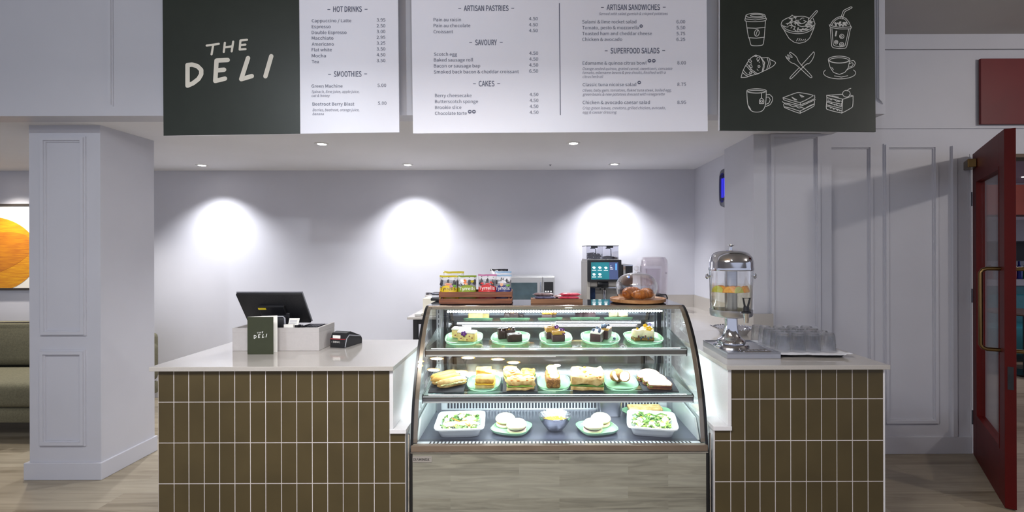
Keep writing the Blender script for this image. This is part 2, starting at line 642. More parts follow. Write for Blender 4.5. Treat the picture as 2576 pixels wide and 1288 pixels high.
def frame_trim(bb, x0, x1, z0, z1, y, w=0.036, d=0.020, sides='LRTB'):
    """A raised picture-frame moulding standing d in front of the face y."""
    for lo, hi, da, db in ((0.0, w, 0.0, d * 0.5), (w * 0.22, w * 0.78, d * 0.5, d)):
        xa, xb, za, zb = x0 + lo, x1 - lo, z0 + lo, z1 - lo
        xi, xj, zi, zj = x0 + hi, x1 - hi, z0 + hi, z1 - hi
        for s in sides:
            pts = {'L': [(xa, za), (xi, zi), (xi, zj), (xa, zb)], 'R': [(xb, zb), (xj, zj), (xj, zi), (xb, za)], 'T': [(xa, zb), (xi, zj), (xj, zj), (xb, zb)], 'B': [(xb, za), (xj, zi), (xi, zi), (xa, za)]}[s]
            bb.prism(pts, y - db, y - da, 'Y')


def trim(n, x0, x1, z0, z1, y, **k):
    bb = MB()
    frame_trim(bb, x0, x1, z0, z1, y, **k)
    return struct(bb.build('trim_%d' % n, PANEL, smooth=0))


kp = PIL[2]
a0, a1 = W(104, 344, kp), W(219, 844, kp)
trim(1, a0.x, a1.x, a1.z, a0.z, kp)
a0, a1 = W(103, 880, kp), W(218, 1121, kp)
trim(2, a0.x, a1.x, a1.z, a0.z, kp)
a0, a1 = W(1934, 336, 3.53), W(2064, 832, 3.53)
trim(3, a0.x, a1.x, a1.z, a0.z, 3.53)
a0, a1 = W(2060, 362, RW), W(2197, 1066, RW)
trim(4, 2.15, a1.x, a1.z, a0.z, RW, d=0.018)
a0, a1 = W(2222, 362, RW), W(2360, 1066, RW)
trim(5, a0.x, a1.x, a1.z, a0.z, RW, d=0.018)
a0 = W(2392, 368, RW)
bb = MB(); bb.box(a0.x, a0.x + 0.03, RW - 0.018, RW, 0.125, a0.z)
struct(bb.build('trim_6', PANEL, smooth=0))
a0 = W(272, 268, BEAM_Y)
trim(7, -8, a0.x + 0.034, a0.z, TOPZ + 0.2, BEAM_Y, sides='R', d=0.012)
a0 = W(2220, 262, BEAM_Y)
trim(8, 1.0, a0.x, a0.z, TOPZ + 0.2, BEAM_Y, sides='R', d=0.012)

# the room beyond the entrance
b = MB()
b.box(2.2, 14, 9.4, 9.5, 0, 3.0)
struct(b.build('wall_far', mat('far_wall', (196, 190, 200), 0.8), smooth=0))
b = MB(); b.box(2.2, 14, 3.76, 9.5, 2.75, 2.85)
struct(b.build('ceiling_far', mat('far_ceiling', (190, 160, 172), 0.8, var=0.05, vscale=1), smooth=0))
b = MB(); b.box(2.2, 14, 6.6, 7.0, 1.95, 2.35)
struct(b.build('wall_far_beam', mat('far_beam_red', (128, 62, 48), 0.5, var=0.2, vscale=2), smooth=0))
lamp('far_room_light', 'AREA', (5.6, 5.6, 2.7), 26, (1.0, 0.86, 0.92), (5.6, 6.2, 0), shape='DISK', size=0.5)
lamp('far_room_light', 'AREA', (5.2, 8.2, 2.7), 20, (0.85, 0.9, 1.0), (5.2, 8.6, 0), shape='DISK', size=0.5)

# ------------------------------------------------------------------ downlights (alcove and lounge)
def downlight(x, y, label, energy, size=110, blend=0.85, radius=0.03, color=(0.96, 0.97, 1.0), aim=None):
    t = thing('ceiling_downlight', label, 'ceiling light', (x, y, SOFFIT), 'recessed ceiling downlights')
    part('trim_ring', WHITEP, t, lambda q: q.lathe([(0.034, -0.0005), (0.034, -0.006), (0.050, -0.006), (0.054, 0.0), (0.034, 0.0)], 28), world=False)
    part('bulb', DOWNL, t, lambda q: q.lathe([(0, -0.003), (0.033, -0.003), (0.033, -0.0005)], 24), world=False)
    lamp('downlight_beam', 'SPOT', (x, y, SOFFIT - 0.012), energy, color, aim or (x, y, 0), spot_size=math.radians(size), spot_blend=blend, shadow_soft_size=radius)
    return t


def soff(px, py):
    D = F_PX * (SOFFIT - CAM_H) / (CY - py)
    p = W(px, py, D)
    return p.x, D


SPOT = 118
x, y = soff(503, 412); downlight(-3.13, 4.72, 'round ceiling downlight at the far left, beside the pillar edge', SPOT)
downlight(-1.17, 4.72, 'round ceiling downlight near the back wall, above the till side', SPOT)
downlight(0.80, 4.72, 'round ceiling downlight near the back wall, above the coffee machine', SPOT)
downlight(-1.60, 3.80, 'round ceiling downlight just below the gap under the green lettered board', SPOT * 0.75, 116)
downlight(0.33, 3.80, 'round ceiling downlight just below the wide price board', SPOT * 0.75, 116)
downlight(-5.20, 4.72, 'round ceiling downlight over the lounge picture', SPOT * 1.0, color=(1.0, 0.93, 0.84))
downlight(-3.85, 3.95, 'round ceiling downlight in the lounge, hidden behind the pillar', 70, 124, 0.5, color=(1.0, 0.96, 0.90))
t = tag(part('smoke_sensor', GREYP, None, lambda q: q.lathe([(0, -0.012), (0.006, -0.012), (0.008, -0.004), (0.014, -0.002), (0.014, 0)], 16, M=Matrix.Translation((0.19, 4.75, SOFFIT)))), 'tiny grey sensor stud on the alcove ceiling', 'sensor')

# the ring chandelier whose discs show in the case's glass
ch = thing('ring_chandelier', 'ring shaped chandelier with ten glowing warm discs hanging in front of the counter', 'chandelier', (-0.69, 0.72, 2.62))
part('ring', BLACKM, ch, lambda q: q.tube([(0.52 * math.cos(2 * PI * k / 40), 0.34 * math.sin(2 * PI * k / 40), 0.03) for k in range(40)], 0.012, 8, closed=True), world=False)
part('stem', BLACKM, ch, lambda q: (q.tube([(0, 0, 0.03), (0, 0, TOPZ - 2.62)], 0.008, 8), q.lathe([(0, 0.428), (0.06, 0.428), (0.06, 0.40), (0, 0.40)], 20), q.tube([(-0.52, 0, 0.03), (0.52, 0, 0.03)], 0.006, 6), q.tube([(0, -0.34, 0.03), (0, 0.34, 0.03)], 0.006, 6)), world=False)
for k in range(10):
    a = 2 * PI * (k + 0.3) / 10
    Mx = Matrix.Translation((0.52 * math.cos(a), 0.34 * math.sin(a), 0))
    part('glow_disc', [WARMD, WARMRIM], ch, lambda q: q.lathe([(0, -0.012), (0.056, -0.012)], 20, 0, M=Mx).lathe([(0.056, -0.012), (0.066, -0.009), (0.07, -0.002), (0.07, 0.008), (0, 0.012)], 20, 1, M=Mx), world=False)

# ------------------------------------------------------------------ counters
FY = 2.48                       # tile face of both counters
SLAB_Z0, SLAB_Z1 = 0.889, 0.911


def tiles(bb, xs, zs, y, t=0.008, g=0.0019):
    for xa, xb in zip(xs, xs[1:]):
        for za, zb in zip(zs, zs[1:]):
            if xb - xa > 0.004 and zb - za > 0.004:
                bb.box(xa + g, xb - g, y, y + t, za + g, zb - g, 0, bev=0.0006, seg=1)


def colx(pxs, D=FY):
    return [(p - CX) * D / F_PX for p in pxs]


lz = [0.0, 0.118, 0.322, 0.526, 0.730, 0.888]
lc = thing('tiled_counter', 'long olive tiled counter left of the glass display case, carrying the till', 'counter', (-1.29, 2.85, 0))
lx = colx([398, 437.5, 475, 513.5, 552, 590.5, 629.5, 668, 707.5, 746, 785, 823.5, 862.5, 901.5, 940.5, 980])
part('carcass', QWHITE, lc, lambda q: (q.box(lx[0] + 0.002, -0.706, FY + 0.0085, 3.18, 0, SLAB_Z0), q.box(-0.706, -0.63, FY + 0.0085, 3.18, 0, 0.572)), 0)
part('tile_backing', GROUT, lc, lambda q: (q.box(lx[0], -0.7065, FY - 0.0032, FY + 0.0085, 0, SLAB_Z0), q.box(-0.7065, -0.629, FY - 0.0032, FY + 0.0085, 0, 0.572)), 0)
part('tile_cladding', TILE, lc, lambda q: (tiles(q, lx, lz, FY - 0.004), tiles(q, [lx[-1], -0.629], [0.0, 0.118, 0.322, 0.526, 0.572], FY - 0.004)), 0)
part('end_panel', QWHITE, lc, lambda q: q.box(-0.7055, -0.688, FY - 0.010, 3.18, 0.5955, SLAB_Z0, bev=0.001), 0)
part('ledge', QWHITE, lc, lambda q: q.box(-0.7055, -0.622, FY - 0.016, 3.18, 0.573, 0.595, bev=0.002), 0)
lw_ = MB(); lw_.box(-1.892, -0.682, 2.452, 3.205, SLAB_Z0, SLAB_Z1, bev=0.002)
tag(lw_.build('worktop', QUARTZ, smooth=0), 'pale stone worktop on the counter left of the case, under the till box', 'worktop')

rz_ = [0.0, 0.120, 0.325, 0.530, 0.738, 0.888]
rc = thing('tiled_counter', 'olive tiled counter right of the glass case, under the drinks dispenser and tumblers', 'counter', (1.38, 2.85, 0))
rx_ = colx([1836, 1872, 1909.5, 1948, 1987, 2026, 2064.5, 2103, 2142, 2181, 2220])
part('carcass', QWHITE, rc, lambda q: (q.box(1.0, rx_[-1] - 0.002, FY + 0.0085, 3.50, 0, SLAB_Z0), q.box(1.0, 1.56, 3.50, 5.04, 0, SLAB_Z0), q.box(0.920, 1.0, FY + 0.0085, 3.40, 0, 0.583)), 0)
part('tile_backing', GROUT, rc, lambda q: (q.box(rx_[0], rx_[-1], FY - 0.0032, FY + 0.0085, 0, SLAB_Z0), q.box(0.917, rx_[0], FY - 0.0032, FY + 0.0085, 0, 0.583)), 0)
part('tile_cladding', TILE, rc, lambda q: (tiles(q, rx_, rz_, FY - 0.004), tiles(q, [0.917, rx_[0]], [0.0, 0.120, 0.325, 0.530, 0.583], FY - 0.004)), 0)
part('end_panel', QWHITE, rc, lambda q: q.box(0.982, 0.9995, FY - 0.010, 4.29, 0.6065, SLAB_Z0, bev=0.001), 0)
part('ledge', QWHITE, rc, lambda q: q.box(0.908, 0.9995, FY - 0.016, 3.40, 0.584, 0.606, bev=0.002), 0)
part('edge_trim', QWHITE, rc, lambda q: q.box(rx_[-1], rx_[-1] + 0.006, FY - 0.006, 3.50, 0, SLAB_Z0), 0)
rw = MB()
rw.box(0.969, 1.780, 2.452, 3.528, SLAB_Z0, SLAB_Z1, bev=0.002)
rw.box(0.969, 1.588, 3.528, 4.06, SLAB_Z0, SLAB_Z1)
rw.box(0.969, 1.668, 4.06, 5.045, SLAB_Z0, SLAB_Z1)
rw.box(1.576, 1.588, 3.53, 4.06, SLAB_Z1, 1.033)
rw.box(1.656, 1.668, 4.06, 5.03, SLAB_Z1, 1.033)
rw.box(1.576, 1.718, 3.508, 3.528, SLAB_Z1, 1.033)
rw.box(0.969, 1.656, 5.033, 5.045, SLAB_Z1, 1.033)
tag(rw.build('worktop', QUARTZ, smooth=0), 'pale stone worktop with an upstand, right of the case under the dispenser', 'worktop')

# back counter along the rear wall
bc = thing('back_counter', 'white topped back counter with dark metal frame behind the display case', 'counter', (0, 4.7, 0))
part('leg', BLACKM, bc, lambda q: q.box(-1.03, -0.99, 4.33, 4.37, 0, SLAB_Z0), 0)
part('leg', BLACKM, bc, lambda q: q.box(-1.03, -0.99, 4.97, 5.01, 0, SLAB_Z0), 0)
part('leg', BLACKM, bc, lambda q: q.box(0.92, 0.96, 4.33, 4.37, 0, SLAB_Z0), 0)
part('rail', BLACKM, bc, lambda q: (q.box(-0.99, 0.92, 4.335, 4.365, 0.845, SLAB_Z0), q.box(-0.99, 0.92, 4.335, 4.365, 0.12, 0.16)), 0)
part('cabinet', mat('dark_cabinet', (62, 64, 74), 0.5), bc, lambda q: q.box(-0.92, 0.90, 4.45, 5.0, 0.16, 0.845, bev=0.003), 0)
part('countertop', QUARTZ, bc, lambda q: q.box(-1.075, 0.968, 4.30, 5.035, SLAB_Z0, SLAB_Z1, bev=0.002), 0)
part('backsplash', QUARTZ, bc, lambda q: q.box(-1.075, 0.967, 5.036, 5.049, SLAB_Z1, 1.033), 0)

# ------------------------------------------------------------------ display case
CX0, CX1 = -0.612, 0.896
PROF = [(0.465, 2.505), (0.53, 2.515), (0.62, 2.528), (0.72, 2.552), (0.85, 2.610), (0.95, 2.664), (1.03, 2.722), (1.10, 2.790), (1.14, 2.845), (1.162, 2.895)]  # (z, y) of the curved glass


def prof_y(z):
    for (a, ya), (c, yc) in zip(PROF, PROF[1:]):
        if a <= z <= c:
            t = (z - a) / (c - a)
            return ya + (yc - ya) * t
    return PROF[0][1] if z < PROF[0][0] else PROF[-1][1]


def smooth_prof(n=48):
    zs = [p[0] for p in PROF]; ys = [p[1] for p in PROF]
    out = []
    for i in range(n + 1):
        z = zs[0] + (zs[-1] - zs[0]) * i / n
        # average over a window keeps the bend even
        w = 0.05
        s = [prof_y(min(zs[-1], max(zs[0], z + d * w))) for d in (-1, -0.6, -0.3, 0, 0.3, 0.6, 1)]
        e = min(i, n - i) / n
        k = min(1.0, e * 8)
        out.append((prof_y(z) * (1 - k) + k * sum(s) / 7, z))
    return out


SP = smooth_prof()
BACKY = 3.24
dc = thing('display_case', 'refrigerated glass display case of cakes and sandwiches with grey oak front', 'display case', (0.142, 2.9, 0))
part('front_panel', LAMW, dc, lambda q: q.box(CX0 + 0.012, CX1 - 0.012, 2.502, 2.52, 0.03, 0.462, bev=0.001), 0)
part('base_cabinet', BLACKM, dc, lambda q: q.box(CX0 + 0.012, CX1 - 0.012, 2.521, BACKY, 0.0, 0.462), 0)
part('steel_strip', TRIMREFL, dc, lambda q: q.box(CX0 + 0.004, CX1 - 0.004, 2.498, 2.53, 0.468, 0.500, bev=0.003), 0)
part('bright_edge', CHROME, dc, lambda q: q.box(CX0 + 0.004, CX1 - 0.004, 2.496, 2.521, 0.4625, 0.4675), 0)
bp = part('badge_plate', mat('badge_grey', (176, 170, 164), 0.35, 0.3), dc, lambda q: q.box(-0.599, -0.502, 2.4995, 2.5018, 0.416, 0.446), 0)
part('lettering', BLACKP, bp, lambda q: (q.text('DI', -0.594, 0.4245, 2.4990, 0.0125, fit=0.0115, bold=0.0003), q.stroke([(-0.5795, 0.4245), (-0.5745, 0.437), (-0.5695, 0.4245)], 0.0016, 2.4990), q.text('MINOX', -0.5665, 0.4245, 2.4990, 0.0125, fit=0.0525, bold=0.0003), q.text('\u2122', -0.512, 0.433, 2.4990, 0.005)), 0)
# deck and vents
part('deck', DECK, dc, lambda q: q.box(CX0 + 0.02, CX1 - 0.02, 2.585, BACKY - 0.05, 0.463, 0.487), 0)
part('front_grille', [GRILLE, SLOT], dc, lambda q: (q.box(CX0 + 0.02, CX1 - 0.02, 2.534, 2.585, 0.468, 0.489, 0, bev=0.002), [q.box(CX0 + 0.085 + k * 0.0195, CX0 + 0.0935 + k * 0.0195, 2.552, 2.580, 0.4885, 0.4896, 1) for k in range(70)]), 0)
part('rear_grille', [GRILLE, SLOT], dc, lambda q: (q.box(CX0 + 0.03, CX1 - 0.03, 3.10, 3.115, 0.488, 0.545, 0), [q.box(CX0 + 0.09 + k * 0.0195, CX0 + 0.101 + k * 0.0195, 3.098, 3.1005, 0.498, 0.536, 1) for k in range(68)]), 0)
for s in (0, 1):
    x0 = CX0 if s == 0 else CX1
    d = 1 if s == 0 else -1
    sf = part('side_frame', BLACKM, dc, lambda q: q.prism([(y - 0.004, z) for y, z in [(2.500, 0.0)] + SP] + [(y + 0.012, z) for y, z in reversed([(2.500, 0.0)] + SP)], x0, x0 + d * 0.012, 'X'), 30)
    part('inner_band', TRIMREFL, dc, lambda q: q.prism([(y + 0.0065, z) for y, z in SP if z > 0.5] + [(y + 0.0095, z) for y, z in reversed(SP) if z > 0.5], x0 + d * 0.0125, x0 + d * 0.033, 'X'), 30)
    part('side_pane', PANE, dc, lambda q: q.prism([(y + 0.040, z) for y, z in SP] + [(BACKY - 0.045, 1.162), (BACKY - 0.045, 0.49)], x0 + d * 0.003, x0 + d * 0.009, 'X'), 0)
    part('lower_liner', INNER, dc, lambda q: q.prism([(2.60, 0.4875), (3.095, 0.4875), (3.095, 0.62), (2.66, 0.585)], x0 + d * 0.012, x0 + d * 0.022, 'X'), 0)
    part('edge_strip', CHROME, dc, lambda q: q.box(min(x0 - d * 0.002, x0 - d * 0.008), max(x0 - d * 0.002, x0 - d * 0.008), 2.492, 2.506, 0.0, 0.56), 0)
    part('rear_post', BLACKM, dc, lambda q: q.box(min(x0, x0 + d * 0.045), max(x0, x0 + d * 0.045), BACKY - 0.045, BACKY, 0.463, 1.162), 0)
    for k, yy in enumerate((3.055, 3.125)):
        part('slotted_upright', [STEEL, SLOT], dc, lambda q: (q.box(min(x0 + d * 0.030, x0 + d * 0.058), max(x0 + d * 0.030, x0 + d * 0.058), yy, yy + 0.012, 0.5455 if yy > 3.09 else 0.4875, 1.148, 0), [q.box(min(x0 + d * 0.041, x0 + d * 0.046), max(x0 + d * 0.041, x0 + d * 0.046), yy - 0.0008, yy + 0.001, 0.62 + j * 0.03, 0.638 + j * 0.03, 1) for j in range(17)]), 0)
part('front_pane', PANE, dc, lambda q: q.prism([(y, z) for y, z in SP if z > 0.50] + [(y + 0.006, z) for y, z in reversed(SP) if z > 0.50], CX0 + 0.013, CX1 - 0.013, 'X'), 60)
part('top_panel', TOPG, dc, lambda q: q.box(CX0 + 0.002, CX1 - 0.002, 2.897, BACKY, 1.152, 1.164, bev=0.002), 0)
part('top_rail', TRIMREFL, dc, lambda q: q.box(CX0 + 0.014, CX1 - 0.014, 2.887, 2.896, 1.142, 1.163, bev=0.002), 0)
part('rear_frame', BLACKM, dc, lambda q: (q.box(CX0 + 0.045, CX1 - 0.045, BACKY - 0.045, BACKY, 1.09, 1.152), q.box(CX0 + 0.045, CX1 - 0.045, BACKY - 0.045, BACKY, 0.463, 0.51)), 0)
part('rear_door', REARG, dc, lambda q: q.box(CX0 + 0.046, 0.16, BACKY - 0.040, BACKY - 0.034, 0.511, 1.089), 0)
part('rear_door', REARG, dc, lambda q: q.box(0.12, CX1 - 0.046, BACKY - 0.026, BACKY - 0.020, 0.511, 1.089), 0)
lt = part('light_strip', GREYP, dc, lambda q: q.box(CX0 + 0.10, CX1 - 0.10, 2.932, 2.956, 1.132, 1.151), 0)
part('led_tube', LED, lt, lambda q: (q.tube([(CX0 + 0.115, 2.944, 1.1225), (CX1 - 0.115, 2.944, 1.1225)], 0.004, 10), [q.ico((CX0 + 0.12 + k * 0.0159, 2.944, 1.1225), 0.0075, 1) for k in range(80)]))
lamp('case_light', 'AREA', (0.142, 2.946, 1.110), 15.0, (0.90, 0.97, 1.0), (0.142, 2.99, 0.5), shape='RECTANGLE', size=1.3, size_y=0.02)
TILT = math.radians(9)
SHELVES = []
for nm, y0, z0, dep, xa, xb in (('upper', 2.705, 0.955, 0.36, -0.578, 0.852), ('lower', 2.632, 0.722, 0.42, -0.578, 0.862)):
    SHELVES.append((y0, z0))
    Ms = Matrix.Translation((0, y0, z0)) @ Matrix.Rotation(TILT, 4, 'X')
    sh = part('shelf', SHELFG, dc, lambda q: q.box(xa, xb, 0.0, dep, -0.008, 0.0, M=Ms), 0)
    part('price_rail', [RAILP, GRILLE, BLACKP], sh, lambda q: (q.box(xa + 0.004, xb - 0.004, -0.006, 0.006, -0.046, -0.009, 0, M=Ms), q.box(xa + 0.004, xb - 0.004, -0.010, -0.0055, -0.046, -0.039, 1, M=Ms), q.box(xa + 0.004, xb - 0.004, -0.010, -0.0055, -0.014, -0.010, 1, M=Ms), q.box(xa, xa + 0.004, -0.011, 0.012, -0.048, -0.004, 2, M=Ms), q.box(xb - 0.004, xb, -0.011, 0.012, -0.048, -0.004, 2, M=Ms)), 0)
    for s in (0, 1):
        bx = xa - 0.004 if s == 0 else xb - 0.002
        part('shelf_bracket', STEEL, sh, lambda q: q.prism([(0.02, -0.012), (dep, -0.012), (dep + 0.02, -0.07), (dep - 0.02, -0.07)], bx, bx + 0.006, 'X', M=Ms), 0)
    part('light_strip', LED, sh, lambda q: q.box(xa + 0.03, xb - 0.03, 0.012, 0.020, -0.018, -0.012, M=Ms), 0)
    lamp('case_light', 'AREA', (0.142, y0 + 0.022, z0 - 0.024), 9.0, (0.88, 0.96, 1.0), (0.142, y0 + 0.09, z0 - 0.30), shape='RECTANGLE', size=1.3, size_y=0.015)


def on_shelf(i, px, s, lift=0.0015):
    """A point s metres behind the front edge of shelf i at a photograph column; i = 2 is the flat deck."""
    if i == 2:
        y = s
        return Vector(((px - CX) * y / F_PX, y, 0.4885))
    y0, z0 = SHELVES[i]
    y = y0 + s * math.cos(TILT) - lift * math.sin(TILT)
    return Vector(((px - CX) * y / F_PX, y, z0 + s * math.sin(TILT) + lift * math.cos(TILT)))


# ------------------------------------------------------------------ sign boards
SY = 2.952


def S(px, py):
    p = W(px, py, SY)
    return p.x, p.z


MM = SY / F_PX       # metres per photograph pixel on the boards


def board(name, label, corners, mats, splits=None):
    """A hanging panel from its four photograph corners (tl, tr, br, bl)."""
    q = [S(*c) for c in corners]
    cx_ = sum(p[0] for p in q) / 4
    t = thing(name, label, 'sign', (cx_, SY, min(p[1] for p in q)))
    part('board', mats[0], t, lambda bb: bb.prism(q, SY, SY + 0.012, 'Y'), 0)
    zt = max(p[1] for p in q)
    x0, x1 = min(p[0] for p in q) + 0.08, max(p[0] for p in q) - 0.08
    for xx in (x0, x1):
        part('standoff', STEEL, t, lambda bb: bb.tube([(xx, SY + 0.011, 2.40), (xx, BEAM_Y + 0.001, 2.40)], 0.01, 12))
    return t


def line(q, s, x0, x1, base, cap, mi=0, shear=0.0, bold=0.0):
    a, z = S(x0, base)
    e, _ = S(x1, base)
    q.text(s, a, z, SY - 0.0012, cap * MM, x1=e, mi=mi, shear=shear, bold=bold)


def dash(q, px, py, w=7, mi=0):
    x, z = S(px, py)
    q.poly([(x - w / 2 * MM, SY - 0.0012, z - 0.8 * MM), (x + w / 2 * MM, SY - 0.0012, z - 0.8 * MM), (x + w / 2 * MM, SY - 0.0012, z + 0.8 * MM), (x - w / 2 * MM, SY - 0.0012, z + 0.8 * MM)], mi)


def spot(q, px, py, r):
    x, z = S(px, py)
    q.disc(x, z, r * MM, SY - 0.0012, 0)
    q.poly([(x - r * .5 * MM, SY - 0.0016, z - r * .22 * MM), (x + r * .5 * MM, SY - 0.0016, z - r * .22 * MM), (x + r * .5 * MM, SY - 0.0016, z + r * .22 * MM), (x - r * .5 * MM, SY - 0.0016, z + r * .22 * MM)], 2)


s1 = board('menu_board', 'hanging board, green half lettered THE DELI and white half of hot drinks and smoothies', [(409, -70), (1000, -70), (1004.5, 332.5), (412, 341.5)], [SIGNWHITE])
gq = [S(409, -70), S(752, -70), S(755.5, 336.5), S(412, 341.5)]
part('green_panel', SIGNGREEN, s1, lambda q: q.prism(gq, SY - 0.002, SY - 0.0002, 'Y'), 0)

DELI = {'w1': 20, 'w2': 41,
        'the': [[(445, 424), (557, 408)], [(505, 420), (490, 505)], [(613, 398), (603, 483)], [(690, 388), (676, 478)], [(612, 440), (680, 431)], [(757, 378), (750, 460)], [(757, 377), (818, 371)], [(755, 420), (803, 415)], [(750, 461), (804, 457)]],
        'deli': [[(268, 605), (268, 795), (320, 772), (370, 733), (395, 690), (395, 650), (360, 615), (310, 600), (268, 605)], [(537, 563), (525, 750)], [(537, 563), (640, 558)], [(530, 655), (607, 648)], [(525, 752), (615, 730)], [(828, 540), (765, 735)], [(765, 735), (862, 706)], [(1042, 522), (988, 708)]]}


def deli(q, to, k, y, mi=0):
    for key, w in (('the', 'w1'), ('deli', 'w2')):
        for st in DELI[key]:
            q.stroke([to(*p) for p in st], DELI[w] * k, y, mi)


part('hand_lettering', CREAM, s1, lambda q: deli(q, lambda x, y: S(400 + x / 3.68, y / 3.68), MM / 3.68, SY - 0.0032), 0)


def drinks(q):
    H = dict(cap=13.2, bold=0.0006)
    line(q, 'HOT DRINKS', 838.3, 910.3, 29.9, **H); dash(q, 827.4, 24); dash(q, 921, 23.5)
    line(q, 'SMOOTHIES', 840, 909.5, 193, **H); dash(q, 829, 187); dash(q, 920, 186)
    for s, e, z in (('Cappuccino / Latte', 883.7, 56.5), ('Espresso', 832, 71.2), ('Double Espresso', 872, 85.9), ('Macchiato', 838.9, 100), ('Americano', 839.7, 115), ('Flat white', 834.8, 129.3), ('Mocha', 819.8, 144.3), ('Tea', 802, 159.2)):
        line(q, s, 784.5, e, z, 7.8)
    for s, z in (('3.95', 54.3), ('2.50', 69), ('3.00', 83.4), ('2.95', 98), ('3.25', 112.5), ('3.50', 127.2), ('4.50', 141.8), ('3.50', 156.5)):
        line(q, s, 947.6, 969.3, z, 7.8)
    line(q, 'Green Machine', 784, 862, 220.7, 7.8); line(q, '5.00', 949.7, 971.5, 218.8, 7.8)
    line(q, 'Beetroot Berry Blast', 786.4, 891.3, 265.8, 7.8); line(q, '5.00', 950.8, 972.3, 263.6, 7.8)
    for s, a, e, z in (('Spinach, lime juice, apple juice,', 784, 904, 234), ('oat & honey', 784, 830, 244), ('Berries, beetroot, orange juice,', 786.4, 904, 280), ('banana', 786.4, 815, 289.7)):
        line(q, s, a, e, z, 6.4, mi=1, shear=0.22)


part('lettering', [INK, INKSOFT, SIGNWHITE], s1, drinks, 0)

s2 = board('menu_board', 'wide white hanging board of pastry, savoury, cake, sandwich and salad prices', [(1034, -70), (1777, -70), (1780.5, 330), (1039, 335.5)], [SIGNWHITE])


def foods(q):
    def head(s, a, e, z, d0, d1):
        line(q, s, a, e, z, 13.4, bold=0.0006)
        dash(q, d0, z - 6.5); dash(q, d1, z - 7)
    head('ARTISAN PASTRIES', 1166.9, 1279.3, 27.8, 1156.4, 1289.8)
    head('SAVOURY', 1195.3, 1250, 113.6, 1184, 1261)
    head('CAKES', 1204.3, 1243.7, 217.3, 1193.5, 1254.5)
    head('ARTISAN SANDWICHES', 1526.2, 1660, 25.4, 1515.4, 1670.9)
    head('SUPERFOOD SALADS', 1535.8, 1658.9, 134.5, 1525, 1669.4)
    for s, a, e, z in (('Pain au raisin', 1090.7, 1159.7, 53.8), ('Pain au chocolate', 1090.7, 1183.3, 68.7), ('Croissant', 1090.7, 1139.7, 84),
                       ('Scotch egg', 1091.6, 1150, 140.8), ('Baked sausage roll', 1091.6, 1190, 155), ('Bacon or sausage bap', 1091.6, 1208, 170), ('Smoked back bacon & cheddar croissant', 1091.6, 1305.3, 185),
                       ('Berry cheesecake', 1094.3, 1186.3, 244.5), ('Butterscotch sponge', 1094.3, 1202.5, 259.5), ('Brookie slice', 1094.3, 1160.6, 274.4), ('Chocolate torte', 1094.3, 1174.4, 289.3),
                       ('Salami & lime rocket salad', 1464.6, 1600.6, 59.2), ('Tomato, pesto & mozzarella', 1464.6, 1606.9, 74), ('Toasted ham and cheddar cheese', 1464.6, 1639.8, 88.8), ('Chicken & avocado', 1464.6, 1565, 103.4),
                       ('Edamame & quinoa citrus bowl', 1465.8, 1626, 163), ('Classic tuna nicoise salad', 1465.8, 1600.3, 217.3), ('Chicken & avocado caesar salad', 1465.8, 1634.7, 262)):
        line(q, s, a, e, z, 8.0)
    for s, a, e, z in (('4.50', 1330.7, 1352.8, 51.4), ('4.50', 1330.7, 1352.8, 66.4), ('4.50', 1330.7, 1352.8, 81), ('4.50', 1331.3, 1353.7, 138), ('4.50', 1331.3, 1353.7, 152.7), ('4.50', 1331.3, 1353.7, 167.7), ('6.50', 1331.3, 1353.7, 183),
                       ('4.50', 1332.5, 1354.3, 241.8), ('4.50', 1332.5, 1354.3, 256.8), ('4.50', 1332.5, 1354.3, 271.7), ('4.50', 1332.5, 1354.3, 286.7), ('6.00', 1701.6, 1723.5, 58.9), ('5.50', 1701.6, 1723.5, 73.8), ('5.75', 1701.6, 1723.5, 88.8), ('6.25', 1701.6, 1723.5, 103.4),
                       ('8.00', 1703.7, 1725.3, 162.3), ('8.75', 1703.7, 1725.5, 216.4), ('8.95', 1703.7, 1725.8, 261.5)):
        line(q, s, a, e, z, 8.0)
    for s, a, e, z in (('Served with salad garnish & crisped potatoes', 1507, 1680, 38.3), ('Orange zested quinoa, grated carrot, sweetcorn, concasse', 1465.8, 1691.2, 176.4), ('tomato, edamame beans & pea shoots, finished with a', 1465.8, 1674.7, 186.2), ('citrus herb oil', 1465.8, 1517.2, 196.4),
                       ('Olives, baby gem, tomatoes, flaked tuna steak, boiled egg,', 1465.8, 1689, 230.8), ('green beans & new potatoes dressed with vinegarette', 1465.8, 1672, 240.9), ('Crisp green leaves, croutons, grilled chicken, avocado,', 1466, 1673.9, 275.3), ('egg & caesar dressing', 1466, 1551.3, 285.8)):
        line(q, s, a, e, z, 6.6, mi=1, shear=0.22)
    for px, py, r in ((1181.8, 281, 4.8), (1192.3, 281, 4.8), (1612.9, 65.8, 4.2), (1633.8, 153, 4.6), (1644.6, 153, 4.6), (1608, 207.7, 4.4)):
        spot(q, px, py, r)
    q.stroke([S(1407.2, 9), S(1409.6, 289)], 1.9 * MM, SY - 0.0012)


part('lettering', [INK, INKSOFT, SIGNWHITE], s2, foods, 0)

s3 = board('picture_board', 'square dark green hanging board of nine white food and drink drawings', [(1810.5, -70), (2199, -70), (2203, 331.5), (1810, 328)], [SIGNGREEN])
part('edge_strip', SIGNWHITE, s3, lambda q: q.prism([S(1809, -70), S(1810.4, -70), S(1810.0, 328), S(1808.6, 328)], SY - 0.0005, SY + 0.012, 'Y'), 0)


